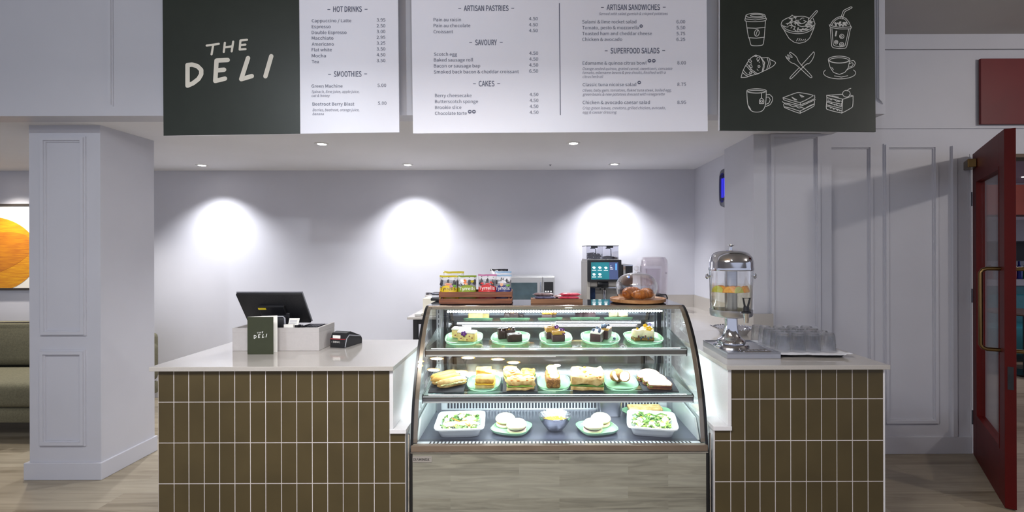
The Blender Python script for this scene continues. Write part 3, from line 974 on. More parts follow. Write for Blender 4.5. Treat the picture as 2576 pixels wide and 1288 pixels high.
def ell(cx_, cy_, rx, ry, a0=0, a1=360, n=28, tilt=0):
    out = []
    ct, st = math.cos(math.radians(tilt)), math.sin(math.radians(tilt))
    for k in range(n + 1):
        a = math.radians(a0 + (a1 - a0) * k / n)
        x, y = rx * math.cos(a), ry * math.sin(a)
        out.append((cx_ + x * ct - y * st, cy_ + x * st + y * ct))
    return out


def rounded(pts, times=2):
    # hand-drawn corners
    if len(pts) < 5:
        return pts
    for _ in range(times):
        out = [pts[0]]
        for (ax, ay), (bx, by) in zip(pts, pts[1:]):
            c = .25 if len(pts) > 8 else .10
            out += [(ax * (1 - c) + bx * c, ay * (1 - c) + by * c), (ax * c + bx * (1 - c), ay * c + by * (1 - c))]
        pts = out + [pts[-1]]
    return pts


def icons():
    R = random.Random(3)
    L = []
    # takeaway cup
    L += [ell(203, 160, 96, 24), ell(215, 160, 66, 12), [(105, 155), (98, 190), (93, 205), (103, 218), (200, 223), (303, 214), (314, 195), (305, 182), (298, 155)], [(97, 192), (200, 204), (312, 186)],
          [(107, 222), (130, 385), (140, 390), (152, 453), (165, 463), (215, 466), (270, 460), (281, 448), (290, 382), (302, 216)], [(118, 284), (205, 288), (301, 278)], [(130, 383), (210, 388), (293, 378)], ell(215, 335, 24, 34, tilt=12), [(226, 305), (212, 335), (205, 365)]]
    # bowl
    L += [ell(632, 245, 170, 98, 0, 180), ell(632, 240, 160, 84, 10, 170), [(462, 245), (470, 215), (510, 190), (560, 172), (572, 150), (580, 168), (630, 168), (690, 165), (735, 180)], [(785, 190), (805, 245)],
          [(478, 285), (540, 392), (590, 428), (645, 440), (705, 425), (750, 388), (796, 280)], [(735, 200), (812, 112), (826, 108), (828, 122), (745, 215)], [(616, 416), (632, 390)], [(640, 416), (652, 392)], [(660, 416), (668, 398)], [(678, 414), (688, 402)], [(700, 410), (708, 398)]]
    for k in range(52):
        a = R.uniform(0, 2 * PI); r = math.sqrt(R.uniform(0, 1))
        x, y = 632 + 145 * r * math.cos(a), 245 + 70 * r * math.sin(a)
        t = R.uniform(0, PI); d = R.uniform(18, 36)
        L.append([(x - d * math.cos(t), y - d * .5 * math.sin(t)), (x, y + R.uniform(-12, 12)), (x + d * math.cos(t), y + d * .5 * math.sin(t))])
    # iced drink
    L += [[(1062, 190), (1090, 112), (1104, 100), (1168, 70), (1180, 76), (1172, 86), (1106, 118), (1078, 195)], [(955, 258), (985, 210), (1030, 177), (1075, 167), (1120, 190), (1150, 230), (1166, 270)], [(972, 258), (1000, 215), (1040, 188), (1080, 184), (1115, 205), (1140, 250)],
          [(948, 252), (958, 280), (1060, 296), (1160, 294), (1174, 282), (1168, 268)], [(965, 262), (1060, 280), (1165, 274)], [(958, 288), (972, 470), (990, 486), (1050, 494), (1110, 490), (1124, 476), (1162, 298)], [(975, 292), (988, 462), (1050, 476), (1108, 470), (1144, 300)],
          [(1018, 315), (1008, 365), (1016, 365), (1026, 318)], ell(1075, 370, 22, 22), ell(1072, 372, 9, 9), ell(1018, 428, 17, 19), ell(1018, 428, 7, 7), ell(1073, 450, 21, 20), ell(1073, 452, 8, 8)]
    for k in range(22):
        x, y = R.uniform(1000, 1130), R.uniform(212, 268)
        if (x - 1068) ** 2 / 70 ** 2 + (y - 270) ** 2 / 70 ** 2 < 1:
            L.append(ell(x, y, 8, 5, n=8))
    # croissant
    L += [[(55, 785), (75, 715), (110, 650), (150, 590), (200, 560), (245, 570), (270, 590), (330, 580), (350, 605), (412, 630), (390, 665), (340, 695), (275, 725), (225, 750), (160, 765), (110, 785), (55, 785)], [(245, 570), (275, 620), (280, 670), (268, 728)], [(262, 585), (292, 630), (290, 680), (280, 722)], [(320, 585), (335, 640), (315, 705)], [(345, 602), (352, 650), (335, 695)],
          [(115, 645), (160, 705), (225, 750)], [(105, 662), (150, 715), (208, 754)], [(82, 715), (112, 750), (158, 765)], [(70, 735), (100, 762), (130, 775)], ell(145, 618, 12, 18, tilt=-40), ell(228, 597, 12, 17, tilt=20), ell(237, 675, 10, 10), ell(152, 738, 12, 10), ell(155, 672, 11, 17, tilt=-30), ell(286, 640, 9, 15), ell(205, 566, 14, 7)]
    for k in range(12):
        x, y = R.uniform(150, 250), R.uniform(610, 720)
        L.append([(x, y), (x + 4, y + 3)])
    # fork and knife
    L += [[(508, 575), (520, 598), (570, 642), (605, 646), (752, 784), (766, 790), (780, 776), (636, 632), (622, 580), (574, 540), (552, 530)], [(508, 572), (540, 600), (552, 600), (524, 562), (530, 552), (566, 588), (578, 580), (542, 542), (552, 530)], [(790, 526), (801, 540), (782, 600), (740, 652), (718, 642), (566, 800), (548, 800), (550, 784), (640, 690)], [(664, 664), (790, 526)]]
    # cup and saucer
    L += [ell(1048, 605, 110, 36), ell(1048, 612, 96, 26), [(938, 608), (955, 680), (990, 735), (1050, 756), (1105, 735), (1140, 690), (1157, 608)], [(1157, 622), (1195, 612), (1213, 640), (1198, 675), (1150, 695), (1118, 714)], [(1155, 645), (1180, 634), (1192, 650), (1178, 672), (1146, 682)], ell(1053, 740, 163, 60, -30, 208), [(1000, 770), (1070, 782), (1135, 768)], [(975, 685), (990, 705)]]
    # mug
    L += [ell(213, 922, 99, 22), ell(213, 929, 86, 13), [(114, 922), (118, 1020), (130, 1090), (165, 1130), (215, 1138), (265, 1130), (295, 1095), (308, 1030), (311, 922)], [(311, 962), (345, 956), (374, 985), (376, 1015), (352, 1060), (306, 1080)], [(311, 986), (336, 983), (352, 1010), (337, 1045), (309, 1056)], [(262, 942), (262, 992)], [(262, 992), (240, 1016), (240, 1050), (286, 1050), (286, 1016), (262, 992)], [(252, 1020), (273, 1020), (273, 1036), (252, 1036), (252, 1020)], [(132, 1072), (154, 1108)]]
    # sandwich
    L += [[(480, 990), (630, 934), (800, 965), (655, 1044), (480, 990)], [(480, 990), (484, 1012), (655, 1066), (804, 1000), (800, 965)], [(655, 1044), (655, 1066)], [(474, 1030), (488, 1042), (560, 1055), (655, 1080), (806, 1010)], [(490, 1045), (515, 1062), (545, 1062), (580, 1085), (612, 1076), (640, 1098), (670, 1086), (700, 1104), (735, 1078), (795, 1052)], [(486, 1058), (492, 1090), (650, 1152), (796, 1076), (798, 1025)], [(498, 1082), (560, 1096), (650, 1126), (790, 1058)], [(655, 1126), (655, 1150)], [(570, 985), (620, 1012), (598, 1012), (570, 985)], [(650, 960), (692, 980), (668, 984), (650, 960)]]
    # cake
    L += [[(922, 966), (1086, 1005), (1188, 972), (1150, 962)], [(922, 966), (1080, 956)], [(922, 966), (924, 1010), (914, 1108), (1075, 1148), (1186, 1086), (1190, 972)], [(1086, 1005), (1075, 1148)], [(926, 990), (1078, 1028), (1080, 1010)], [(924, 1024), (1070, 1056), (1080, 1032)], [(922, 1034), (1070, 1082), (1072, 1062)], [(918, 1062), (1068, 1098)], [(918, 1074), (1070, 1120)], ell(1122, 950, 38, 34), [(1128, 922), (1142, 905), (1166, 896)], [(975, 974), (1040, 985)]]
    for k in range(26):
        x = R.uniform(935, 1060); row = R.choice((1004, 1040, 1088)); y = row + (x - 930) * .23 + R.uniform(-8, 8)
        L.append([(x, y), (x + 5, y + 3)])
    return L


part('line_drawings', CHALK, s3, lambda q: [q.stroke([S(1850 + x / 4.025, y / 4.025) for x, y in st], 7.2 / 4.025 * MM, SY - 0.0014) for st in (rounded(p, 2 if len(p) < 20 else 0) for p in icons())], 0)

# red panel over the entrance
p0, p1 = W(2458, 151, RW), W(2458, 315, RW)
tag(part('wall_panel', REDP, None, lambda q: q.box(p0.x, p0.x + 1.6, RW - 0.03, RW - 0.0125, p1.z, p0.z, bev=0.002), 0), 'plain dark red panel mounted high above the entrance door', 'panel')

# ------------------------------------------------------------------ the red glazed door, standing open
hx, hy = 3.195, RW - 0.03
fx, fy = 2.706, 2.83
ang = math.atan2(fy - hy, fx - hx)
DW = math.hypot(fx - hx, fy - hy)
door = bpy.data.objects.new('door_1', None)
COL.objects.link(door)
door.location = (hx, hy, 0)
door.rotation_euler = (0, 0, ang)          # local +x runs from the hinge to the free edge; +y is the far face
door['kind'] = 'structure'
door['label'] = 'red glazed entrance door standing open, with a brass pull handle'
T0, T1 = 0.0, 0.05


def dpart(name, m, fn, parent=None, smooth=0):
    return part(name, m, parent or door, fn, smooth, world=False)


dpart('stile', RED, lambda q: q.box(0, 0.12, T0, T1, 0.006, 2.172, bev=0.002))
dpart('stile', RED, lambda q: q.box(DW - 0.12, DW, T0, T1, 0.006, 2.172, bev=0.002))
dpart('rail', RED, lambda q: q.box(0.12, DW - 0.12, T0, T1, 1.975, 2.172))
dpart('rail', RED, lambda q: q.box(0.12, DW - 0.12, T0, T1, 0.006, 0.305))
dpart('glazing_bead', RED, lambda q: [q.box(*a) for a in ((0.12, 0.135, -0.002, 0.052, 0.305, 1.975), (DW - 0.135, DW - 0.12, -0.002, 0.052, 0.305, 1.975), (0.135, DW - 0.135, -0.002, 0.052, 0.305, 0.322), (0.135, DW - 0.135, -0.002, 0.052, 1.958, 1.975))])
dpart('pane', DGLASS, lambda q: q.box(0.135, DW - 0.135, 0.021, 0.029, 0.322, 1.958))
hd = dpart('pull_handle', BRASS, lambda q: [q.tube([(DW - 0.09, yb, 1.37), (DW - 0.09, ym, 1.37), (DW - 0.09, ye, 1.362), (DW - 0.09, ye2, 1.345), (DW - 0.09, ye2, 0.918), (DW - 0.09, ye, 0.901), (DW - 0.09, ym, 0.893), (DW - 0.09, yb, 0.893)], 0.0115, 12) for yb, ym, ye, ye2 in ((0.001, -0.06, -0.078, -0.088), (0.049, 0.11, 0.128, 0.138))], smooth=40)
dpart('lock_plate', BLACKP, lambda q: (q.box(DW - 0.0005, DW + 0.0015, 0.012, 0.038, 0.685, 0.815), q.box(DW - 0.0005, DW + 0.003, 0.019, 0.031, 0.73, 0.77)))
for z in (0.27, 1.15, 1.85):
    dpart('hinge', DSTEEL, lambda q: (q.tube([(-0.006, 0.0, z - 0.05), (-0.006, 0.0, z + 0.05)], 0.007, 10), q.box(-0.004, 0.0, 0.004, 0.03, z - 0.05, z + 0.05)), smooth=40)
dpart('door_closer', BRASS, lambda q: q.box(0.0, 0.16, -0.05, -0.001, 2.06, 2.12, bev=0.004))
b = MB(); b.box(3.2, 3.23, RW - 0.004, RW + 0.16, 0, 2.18); b.box(4.22, 4.25, RW - 0.004, RW + 0.16, 0, 2.18)
struct(b.build('trim_9', PANEL, smooth=0))
b = MB(); b.box(3.23, 4.22, RW - 0.004, RW + 0.16, 2.155, 2.18)
struct(b.build('trim_10', mat('frame_brown', (92, 70, 50), 0.4), smooth=0))

# ------------------------------------------------------------------ lounge behind the pillar
sofa = thing('sofa', 'olive green fabric sofa against the lounge wall, partly behind the pillar', 'sofa', (-5.0, 4.3, 0))
part('base', SOFAF, sofa, lambda q: q.box(-6.6, -3.54, 3.87, 4.72, 0.145, 0.262, bev=0.02))
for xx in (-6.5, -5.1, -3.72):
    for yy in (3.98, 4.62):
        part('foot', SOFAD, sofa, lambda q: q.box(xx - 0.03, xx + 0.03, yy - 0.03, yy + 0.03, 0, 0.145, bev=0.004))
for k in range(2):
    xa = -6.45 + k * 1.32
    part('seat_cushion', SOFAF, sofa, lambda q: q.box(xa, xa + 1.31, 3.85, 4.47, 0.265, 0.46, bev=0.055, seg=4))
    bcs = part('back_cushion', SOFAF, sofa, lambda q: q.box(xa, xa + 1.31, -0.10, 0.10, 0.0, 0.40, bev=0.07, seg=4, M=Matrix.Translation((0, 4.50, 0.455)) @ rot('X', -10)))
    part('piping', SOFAD, bcs, lambda q: q.tube([(xa + 0.05, 4.47, 0.845), (xa + 0.65, 4.47, 0.850), (xa + 1.26, 4.47, 0.845)], 0.005, 6))
part('backrest', SOFAF, sofa, lambda q: q.box(-6.6, -3.55, 4.60, 4.75, 0.262, 0.72, bev=0.05, seg=3))
part('arm', SOFAF, sofa, lambda q: q.box(-3.73, -3.53, 3.95, 4.74, 0.262, 0.645, bev=0.075, seg=4))

pic = thing('framed_picture', 'large framed abstract picture of a golden swirl on white above the sofa', 'picture', (-5.75, BACK, 1.53))
px0, px1, pz0, pz1 = -6.55, -4.92, 1.10, 1.975
part('frame', SOFAD, pic, lambda q: (q.box(px0, px1, BACK - 0.03, BACK - 0.001, pz1 - 0.02, pz1), q.box(px0, px1, BACK - 0.03, BACK - 0.001, pz0, pz0 + 0.02), q.box(px0, px0 + 0.02, BACK - 0.03, BACK - 0.001, pz0 + 0.02, pz1 - 0.02), q.box(px1 - 0.02, px1, BACK - 0.03, BACK - 0.001, pz0 + 0.02, pz1 - 0.02)), 0)
cv = part('canvas', mat('canvas_white', (240, 236, 226), 0.8, var=0.04), pic, lambda q: q.box(px0 + 0.02, px1 - 0.02, BACK - 0.020, BACK - 0.001, pz0 + 0.02, pz1 - 0.02), 0)
GOLD = mat('golden_paint', (214, 150, 10), 0.6, rgb2=(190, 116, 6), vscale=3.0, stretch=(2.2, 1, 26), detail=5, bump=0.1, bscale=14)
GOLD2 = mat('golden_paint_dark', (196, 124, 8), 0.6, rgb2=(168, 94, 8), vscale=3.0, stretch=(2.2, 1, 26), detail=5)


def swirl(q):
    # an ellipse cut by the frame's edge
    pts = []
    for k in range(64):
        a = 2 * PI * k / 64
        x, z = -5.50 + 0.50 * math.cos(a), 1.46 + 0.385 * math.sin(a)
        pts.append((x, BACK - 0.0212, max(pz0 + 0.021, z)))
    q.poly(pts, 0)
    pts = []
    for k in range(64):
        a = 2 * PI * k / 64
        x, z = -5.60 + 0.55 * math.cos(a), 1.44 + 0.22 * math.sin(a) + 0.12 * math.cos(a)
        pts.append((x, BACK - 0.0218, max(pz0 + 0.021, z)))
    q.poly(pts, 1)


part('brush_swirl', [GOLD, GOLD2], cv, swirl, 0)

# fly killer on the alcove's right wall
fk = thing('insect_killer', 'oval grey wall lamp with a blue glow on the alcove side wall', 'wall lamp', (1.669, 4.22, 2.0))
Mf = Matrix.Translation((1.668, 4.172, 2.01)) @ rot('Y', -90)
part('housing', mat('grey_housing', (92, 92, 104), 0.4), fk, lambda q: q.loft([(0.16, 0.085, 0.0, 3), (0.165, 0.090, 0.025, 3), (0.155, 0.082, 0.05, 3), (0.125, 0.056, 0.055, 3), (0.12, 0.052, 0.03, 3)], 40, M=Mf))
part('blue_tube', emitter('blue_glow', (60, 60, 255), 2.2), fk, lambda q: [q.tube([(-0.08, d, 0.042), (0.08, d, 0.042)], 0.012, 10, M=Mf) for d in (-0.02, 0.02)])
part('grid', BLACKP, fk, lambda q: [q.tube([(-0.11, d, 0.056), (0.11, d, 0.056)], 0.0022, 6, M=Mf) for d in (-0.045, -0.027, -0.009, 0.009, 0.027, 0.045)])

# ------------------------------------------------------------------ on the counter left of the case
TOP = SLAB_Z1 + 0.0005
bxx = thing('till_box', 'plain pale stone box on the left counter carrying the till', 'box', (-1.466, 2.955, TOP))
part('body', mat('box_stone', (192, 186, 184), 0.45, var=0.04, vscale=60), bxx, lambda q: (q.box(-1.715, -1.217, 2.845, 3.07, TOP, 1.016, bev=0.002), q.box(-1.715, -1.217, 2.845, 2.86, 1.016, 1.043), q.box(-1.232, -1.217, 2.86, 3.07, 1.016, 1.043), q.box(-1.715, -1.700, 2.86, 3.07, 1.016, 1.043)), 0)
BT = 1.0165
till = thing('till_monitor', 'black touch screen till seen from behind, tilted on the pale box', 'till', (-1.50, 2.99, BT))
Mt = Matrix.Translation((-1.533, 2.965, 1.146)) @ rot('X', 35)


def screen(q):
    q.box(-0.192, 0.192, -0.012, 0.006, -0.114, 0.114, bev=0.006, M=Mt)


part('screen_shell', mat('till_black', (34, 34, 38), 0.55, var=0.6, vscale=260, detail=1), till, screen)
part('rear_bezel', GREYP, till, lambda q: q.box(-0.194, 0.194, 0.0065, 0.012, -0.116, 0.116, M=Mt), 0)
part('mount_block', BLACKP, till, lambda q: q.box(-0.075, 0.075, -0.032, -0.012, -0.055, 0.035, bev=0.004, M=Mt), 0)
part('yellow_tape', YELLOWT, till, lambda q: q.box(-0.078, -0.032, -0.0335, -0.0322, 0.012, 0.026, M=Mt), 0)
part('stand', BLACKP, till, lambda q: (q.box(-1.60, -1.44, 2.955, 3.0, BT, BT + 0.10, bev=0.004), q.box(-1.64, -1.40, 2.94, 3.05, BT, BT + 0.015, bev=0.003)), 0)
prn = thing('receipt_printer', 'silver framed black receipt printer on the pale box below the till screen', 'printer', (-1.50, 2.90, BT))
part('body', BLACKP, prn, lambda q: q.box(-1.563, -1.437, 2.882, 2.935, BT, BT + 0.078, bev=0.006))
part('silver_frame', GREYP, prn, lambda q: q.tube([(-1.572, 2.880, BT + 0.004), (-1.572, 2.880, BT + 0.078), (-1.565, 2.880, BT + 0.087), (-1.440, 2.880, BT + 0.087), (-1.431, 2.880, BT + 0.078), (-1.428, 2.880, BT + 0.004)], 0.0045, 8))
crd = thing('card_stand', 'small white printed cards propped on the pale box beside the printer', 'cards', (-1.385, 2.88, BT))
part('holder', BLACKP, crd, lambda q: q.box(-1.423, -1.36, 2.885, 2.93, BT, BT + 0.034), 0)
part('card', [PAPER, INKSOFT], crd, lambda q: (q.box(-0.030, 0.030, -0.001, 0.001, 0, 0.042, 0, M=Matrix.Translation((-1.389, 2.895, BT + 0.035)) @ rot('X', -25)), [q.box(-0.024, 0.018, -0.0016, -0.001, 0.010 + k * 0.008, 0.0125 + k * 0.008, 1, M=Matrix.Translation((-1.389, 2.895, BT + 0.035)) @ rot('X', -25)) for k in range(3)]), 0)
part('card', PAPER, crd, lambda q: q.box(-1.43, -1.375, 2.866, 2.8835, BT, BT + 0.043), 0)
kb = thing('cash_keypad', 'flat black keypad lying on the pale box right of the cards', 'keypad', (-1.30, 2.93, BT))
part('base', BLACKP, kb, lambda q: q.box(-1.355, -1.242, 2.885, 3.04, BT, BT + 0.022, bev=0.003), 0)
part('keys', DSTEEL, kb, lambda q: [q.box(-1.345 + i * 0.0165, -1.332 + i * 0.0165, 2.895 + j * 0.024, 2.913 + j * 0.024, BT + 0.022, BT + 0.027) for i in range(6) for j in range(5)], 0)

mn = thing('menu_booklet', 'folded green menu booklet lettered THE DELI standing on the left counter', 'menu', (-1.50, 2.75, TOP))
mx0, mx1, mz1 = -1.574, -1.430, TOP + 0.208


def BK(x, y):
    return (mx0 + (x - 365) * (mx1 - mx0) / 390.0, TOP + (1112 - y) * (mz1 - TOP) / 560.0)


part('front_cover', mat('menu_green', (54, 58, 38), 0.55, var=0.1, vscale=30), mn, lambda q: q.box(mx0, mx1, 2.750, 2.7512, TOP, mz1), 0)
part('inside_page', PAPER, mn, lambda q: q.box(mx0, mx1, 2.7512, 2.7518, TOP, mz1 - 0.0005), 0)
part('back_cover', PAPER, mn, lambda q: q.box(0, 0.148, 0, 0.0015, 0, mz1 - TOP, M=Matrix.Translation((mx0, 2.7525, TOP)) @ rot('Z', 22)), 0)


def bkl(x, y):
    # lettering of the big board shrunk on to the cover
    u, v = (x - 245) / (1065 - 245), (y - 360) / (815 - 360)
    return BK(462 + u * 202, 768 + v * 112)


part('hand_lettering', CHALK, mn, lambda q: deli(q, bkl, 0.00009, 2.7494), 0)

ct = thing('card_terminal', 'black hand held card payment terminal lying beside the pale till box', 'card terminal', (-1.16, 2.95, TOP))
Mc = Matrix.Translation((-1.145, 2.93, TOP)) @ rot('Z', -14)
part('body', BLACKP, ct, lambda q: q.prism([(0.0, 0.0), (0.0, 0.052), (0.02, 0.085), (0.06, 0.090), (0.165, 0.050), (0.18, 0.03), (0.18, 0.0)], -0.048, 0.048, 'X', M=Mc), 20)
part('red_line', mat('terminal_red', (170, 40, 50), 0.4), ct, lambda q: q.box(-0.0485, 0.0485, -0.0015, 0.012, 0.050, 0.0535, M=Mc), 0)
part('paper_label', PAPER, ct, lambda q: (q.box(-0.032, 0.018, -0.0022, 0.0, 0.054, 0.073, M=Mc @ Matrix.Translation((0, 0.004, 0)) @ Matrix.Shear('XY', 4, (0, 0)))), 0)
part('side_trim', GREYP, ct, lambda q: q.tube([(0.0485, 0.004, 0.004), (0.0485, 0.02, 0.052), (0.0485, 0.045, 0.070), (0.0485, 0.165, 0.046)], 0.003, 6, M=Mc))
part('lettering', PAPER, ct, lambda q: q.text('I BBVC', -0.036, 0.030, -0.001, 0.010, fit=0.055, warp=lambda p: Mc @ p), 0)

# ------------------------------------------------------------------ drinks dispenser on the right counter
tr = thing('drip_tray', 'shallow square steel tray under the drinks dispenser', 'tray', (1.17, 2.78, TOP))
part('tray', STEEL, tr, lambda q: (q.box(1.030, 1.312, 2.60, 2.965, TOP, TOP + 0.028, bev=0.002), q.box(1.030, 1.312, 2.60, 2.606, TOP + 0.028, TOP + 0.034), q.box(1.030, 1.312, 2.959, 2.965, TOP + 0.028, TOP + 0.034), q.box(1.030, 1.036, 2.606, 2.959, TOP + 0.028, TOP + 0.034), q.box(1.306, 1.312, 2.606, 2.959, TOP + 0.028, TOP + 0.034)), 0)
TZ = TOP + 0.0285
DX, DY = 1.118, 2.765
dd = thing('drinks_dispenser', 'tall chrome drinks dispenser with a clear tank of water and orange slices', 'dispenser', (DX, DY, TZ))
z0 = 0.0
part('pedestal', CHROME, dd, lambda q: q.lathe([(0, 0.0), (0.092, 0.0), (0.095, 0.012), (0.088, 0.022), (0.074, 0.026), (0.076, 0.036), (0.070, 0.048), (0.056, 0.056), (0.046, 0.072), (0.038, 0.10), (0.034, 0.13), (0.033, 0.168), (0.0, 0.168)], 48), world=False)
part('drip_grid', CHROME, dd, lambda q: [q.tube([(0.02 + k * 0.02, -0.145, 0.006), (0.02 + k * 0.02, -0.10, 0.006)], 0.003, 6) for k in range(7)] + [q.tube([(0.01, -0.145, 0.006), (0.15, -0.145, 0.006)], 0.004, 6), q.tube([(0.01, -0.100, 0.006), (0.15, -0.100, 0.006)], 0.004, 6)], world=False)
part('tank_base', STEEL, dd, lambda q: q.lathe([(0, 0.168), (0.06, 0.169), (0.108, 0.178), (0.113, 0.186), (0.114, 0.214), (0.110, 0.214), (0.108, 0.190), (0, 0.186)], 48), world=False)
part('tank', CLEAR, dd, lambda q: q.lathe([(0.1075, 0.1905), (0.112, 0.25), (0.1165, 0.432), (0.1145, 0.432), (0.110, 0.25), (0.1055, 0.1905)], 48), world=False)
part('water', LIQUID, dd, lambda q: q.lathe([(0, 0.192), (0.104, 0.192), (0.1085, 0.25), (0.112, 0.352), (0, 0.352)], 48), world=False)
part('ice_tube', STEEL, dd, lambda q: q.lathe([(0.033, 0.187), (0.033, 0.43), (0.028, 0.43), (0.028, 0.187)], 32), world=False)
lid = part('lid', CHROME, dd, lambda q: q.lathe([(0.118, 0.430), (0.120, 0.440), (0.118, 0.447), (0.1175, 0.475), (0.110, 0.505), (0.090, 0.528), (0.055, 0.540), (0.0, 0.543), (0, 0.539), (0.054, 0.536), (0.088, 0.524), (0.107, 0.503), (0.1145, 0.474), (0.115, 0.430)], 48), world=False)
part('lid_knob', CHROME, lid, lambda q: q.lathe([(0.0, 0.542), (0.008, 0.542), (0.007, 0.562), (0.017, 0.570), (0.016, 0.574), (0, 0.576)], 24), world=False)
for s in (-1, 1):
    part('side_knob', CHROME, dd, lambda q: (q.tube([(s * 0.114, 0, 0.398), (s * 0.131, 0, 0.398)], 0.005, 10), q.lathe([(0.0, 0), (0.015, 0.002), (0.016, 0.006), (0.010, 0.012), (0, 0.014)], 20, M=Matrix.Translation((s * 0.129, 0, 0.398)) @ rot('Y', s * 90))), world=False)
tp = part('tap', CHROME, dd, lambda q: (q.tube([(0.014, -0.108, 0.205), (0.018, -0.138, 0.205)], 0.012, 12), q.lathe([(0.011, 0), (0.017, 0.048), (0.019, 0.052), (0, 0.052)], 20, M=Matrix.Translation((0.020, -0.148, 0.158)))), world=False)
part('tap_lever', BLACKP, tp, lambda q: (q.lathe([(0.0, 0.210), (0.024, 0.210), (0.024, 0.218), (0.016, 0.222), (0.014, 0.245), (0, 0.247)], 20, M=Matrix.Translation((0.020, -0.148, 0.0))), q.tube([(0.012, -0.150, 0.245), (0.002, -0.152, 0.290), (0.038, -0.152, 0.290), (0.028, -0.150, 0.245)], 0.0055, 8)), world=False)
part('foot_knob', CHROME, dd, lambda q: q.ico((-0.085, -0.045, 0.016), 0.016, 3), world=False)
ORANGE = mat('orange_peel', (240, 150, 20), 0.45, var=0.15)
OFLESH = mat('orange_flesh', (248, 190, 60), 0.4, rgb2=(240, 160, 30), vscale=60)
LIMEF = mat('lemon_flesh', (214, 220, 110), 0.4, rgb2=(200, 206, 80), vscale=60)
SL = []
for k, (a, r, mt, rz_a, lab) in enumerate(((-118, 0.082, OFLESH, 20, 'orange slice floating at the front left of the dispenser tank'), (-52, 0.078, OFLESH, -25, 'orange slice floating at the front right of the dispenser tank'), (-85, 0.088, LIMEF, 70, 'lemon slice floating between the two front orange slices'), (-165, 0.090, LIMEF, 60, 'lemon slice against the left wall of the dispenser tank'), (-150, 0.075, OFLESH, 40, 'orange slice floating behind the left lemon slice'), (-15, 0.085, OFLESH, -60, 'orange slice against the right wall of the dispenser tank'), (60, 0.075, OFLESH, 30, 'orange slice floating at the back right of the dispenser tank'), (120, 0.075, OFLESH, -30, 'orange slice floating at the back left of the dispenser tank'), (-102, 0.060, OFLESH, -10, 'orange slice tucked behind the front left orange slice in the tank'), (-70, 0.058, OFLESH, 15, 'orange slice tucked behind the front right orange slice in the tank'), (-35, 0.070, OFLESH, 35, 'orange slice between the front right slice and the tank wall'))):
    a = math.radians(a)
    t = thing('citrus_slice', lab, 'fruit slice', (DX + r * math.cos(a) * 0.95, DY + r * math.sin(a) * 0.95, TZ + 0.332), 'citrus slices in the dispenser', rz=a + PI / 2 + math.radians(rz_a * 0.4), rx=math.radians(-12))
    pts = [(0.036 * math.cos(x), 0.036 * math.sin(x)) for x in [PI + PI * j / 14 for j in range(15)]]
    pin = [(0.031 * math.cos(x), 0.031 * math.sin(x) - 0.001) for x in [PI + PI * j / 14 for j in range(15)]]
    rm = math.radians
    flip = [(p[0], -p[1] - 0.022) for p in pts]
    fin = [(p[0], -p[1] - 0.0215) for p in pin]
    part('rind', ORANGE if mt is OFLESH else LIMEF, t, lambda q: q.prism(flip, -0.003, 0.003, 'Y'), 0, world=False)
    part('flesh', mt, t, lambda q: q.prism(fin, -0.0036, 0.0036, 'Y'), 0, world=False)

sd = thing('silver_dish', 'silver dish with a crimped rim on the worktop behind the dispenser', 'dish', (1.39, 3.40, TOP))
part('bowl', CHROME, sd, lambda q: q.lathe([(0, 0.0), (0.085, 0.0), (0.105, 0.025), (0.125, 0.040), (0.128, 0.043), (0.122, 0.043), (0.10, 0.028), (0.082, 0.004), (0, 0.004)], 48), world=False)
part('rim_bead', CHROME, sd, lambda q: [q.ico((0.127 * math.cos(2 * PI * k / 36), 0.127 * math.sin(2 * PI * k / 36), 0.043), 0.007, 1) for k in range(36)], world=False)
part('handle', CHROME, sd, lambda q: q.tube([(-0.125, -0.03, 0.043), (-0.155, -0.02, 0.055), (-0.160, 0.0, 0.058), (-0.155, 0.02, 0.055), (-0.125, 0.03, 0.043)], 0.004, 8), world=False)

# tray of tumblers
tt = thing('serving_tray', 'dark serving tray lined with a white napkin, right of the dispenser', 'tray', (1.52, 2.84, TOP), rz=math.radians(-3))
part('tray', BLACKP, tt, lambda q: q.loft([(0.165, 0.20, 0.0, 8), (0.178, 0.213, 0.012, 8), (0.172, 0.207, 0.012, 8), (0.162, 0.197, 0.004, 8)], 48), world=False)


def napkin(u, v):
    x, y = -0.182 + 0.370 * u, -0.222 + 0.42 * v
    e = min(u, 1 - u, v, 1 - v)
    z = 0.0125 + 0.0015 * mnoise.noise(Vector((x * 14, y * 14, 1)))
    if e < 0.07:
        z += 0.004 * abs(mnoise.noise(Vector((x * 30, y * 30, 5)))) + 0.002
    if u > .9 and v < .12:
        z += 0.007
    return (x + 0.012 * mnoise.noise(Vector((y * 9, 3, 0))) * (e < 0.05), y + 0.012 * mnoise.noise(Vector((x * 9, 8, 0))) * (e < 0.05), z)


nk = tag(MB().grid(napkin, 36, 40).build('napkin', mat('napkin_white', (232, 232, 238), 0.85, var=0.03, bump=0.1, bscale=90)), 'white paper napkin under the upturned tumblers on the dark tray', 'napkin')
nk.location = (1.52, 2.84, TOP); nk.rotation_euler = (0, 0, math.radians(-3))
mod = nk.modifiers.new('thick', 'SOLIDIFY'); mod.thickness = 0.0012; mod.offset = 1


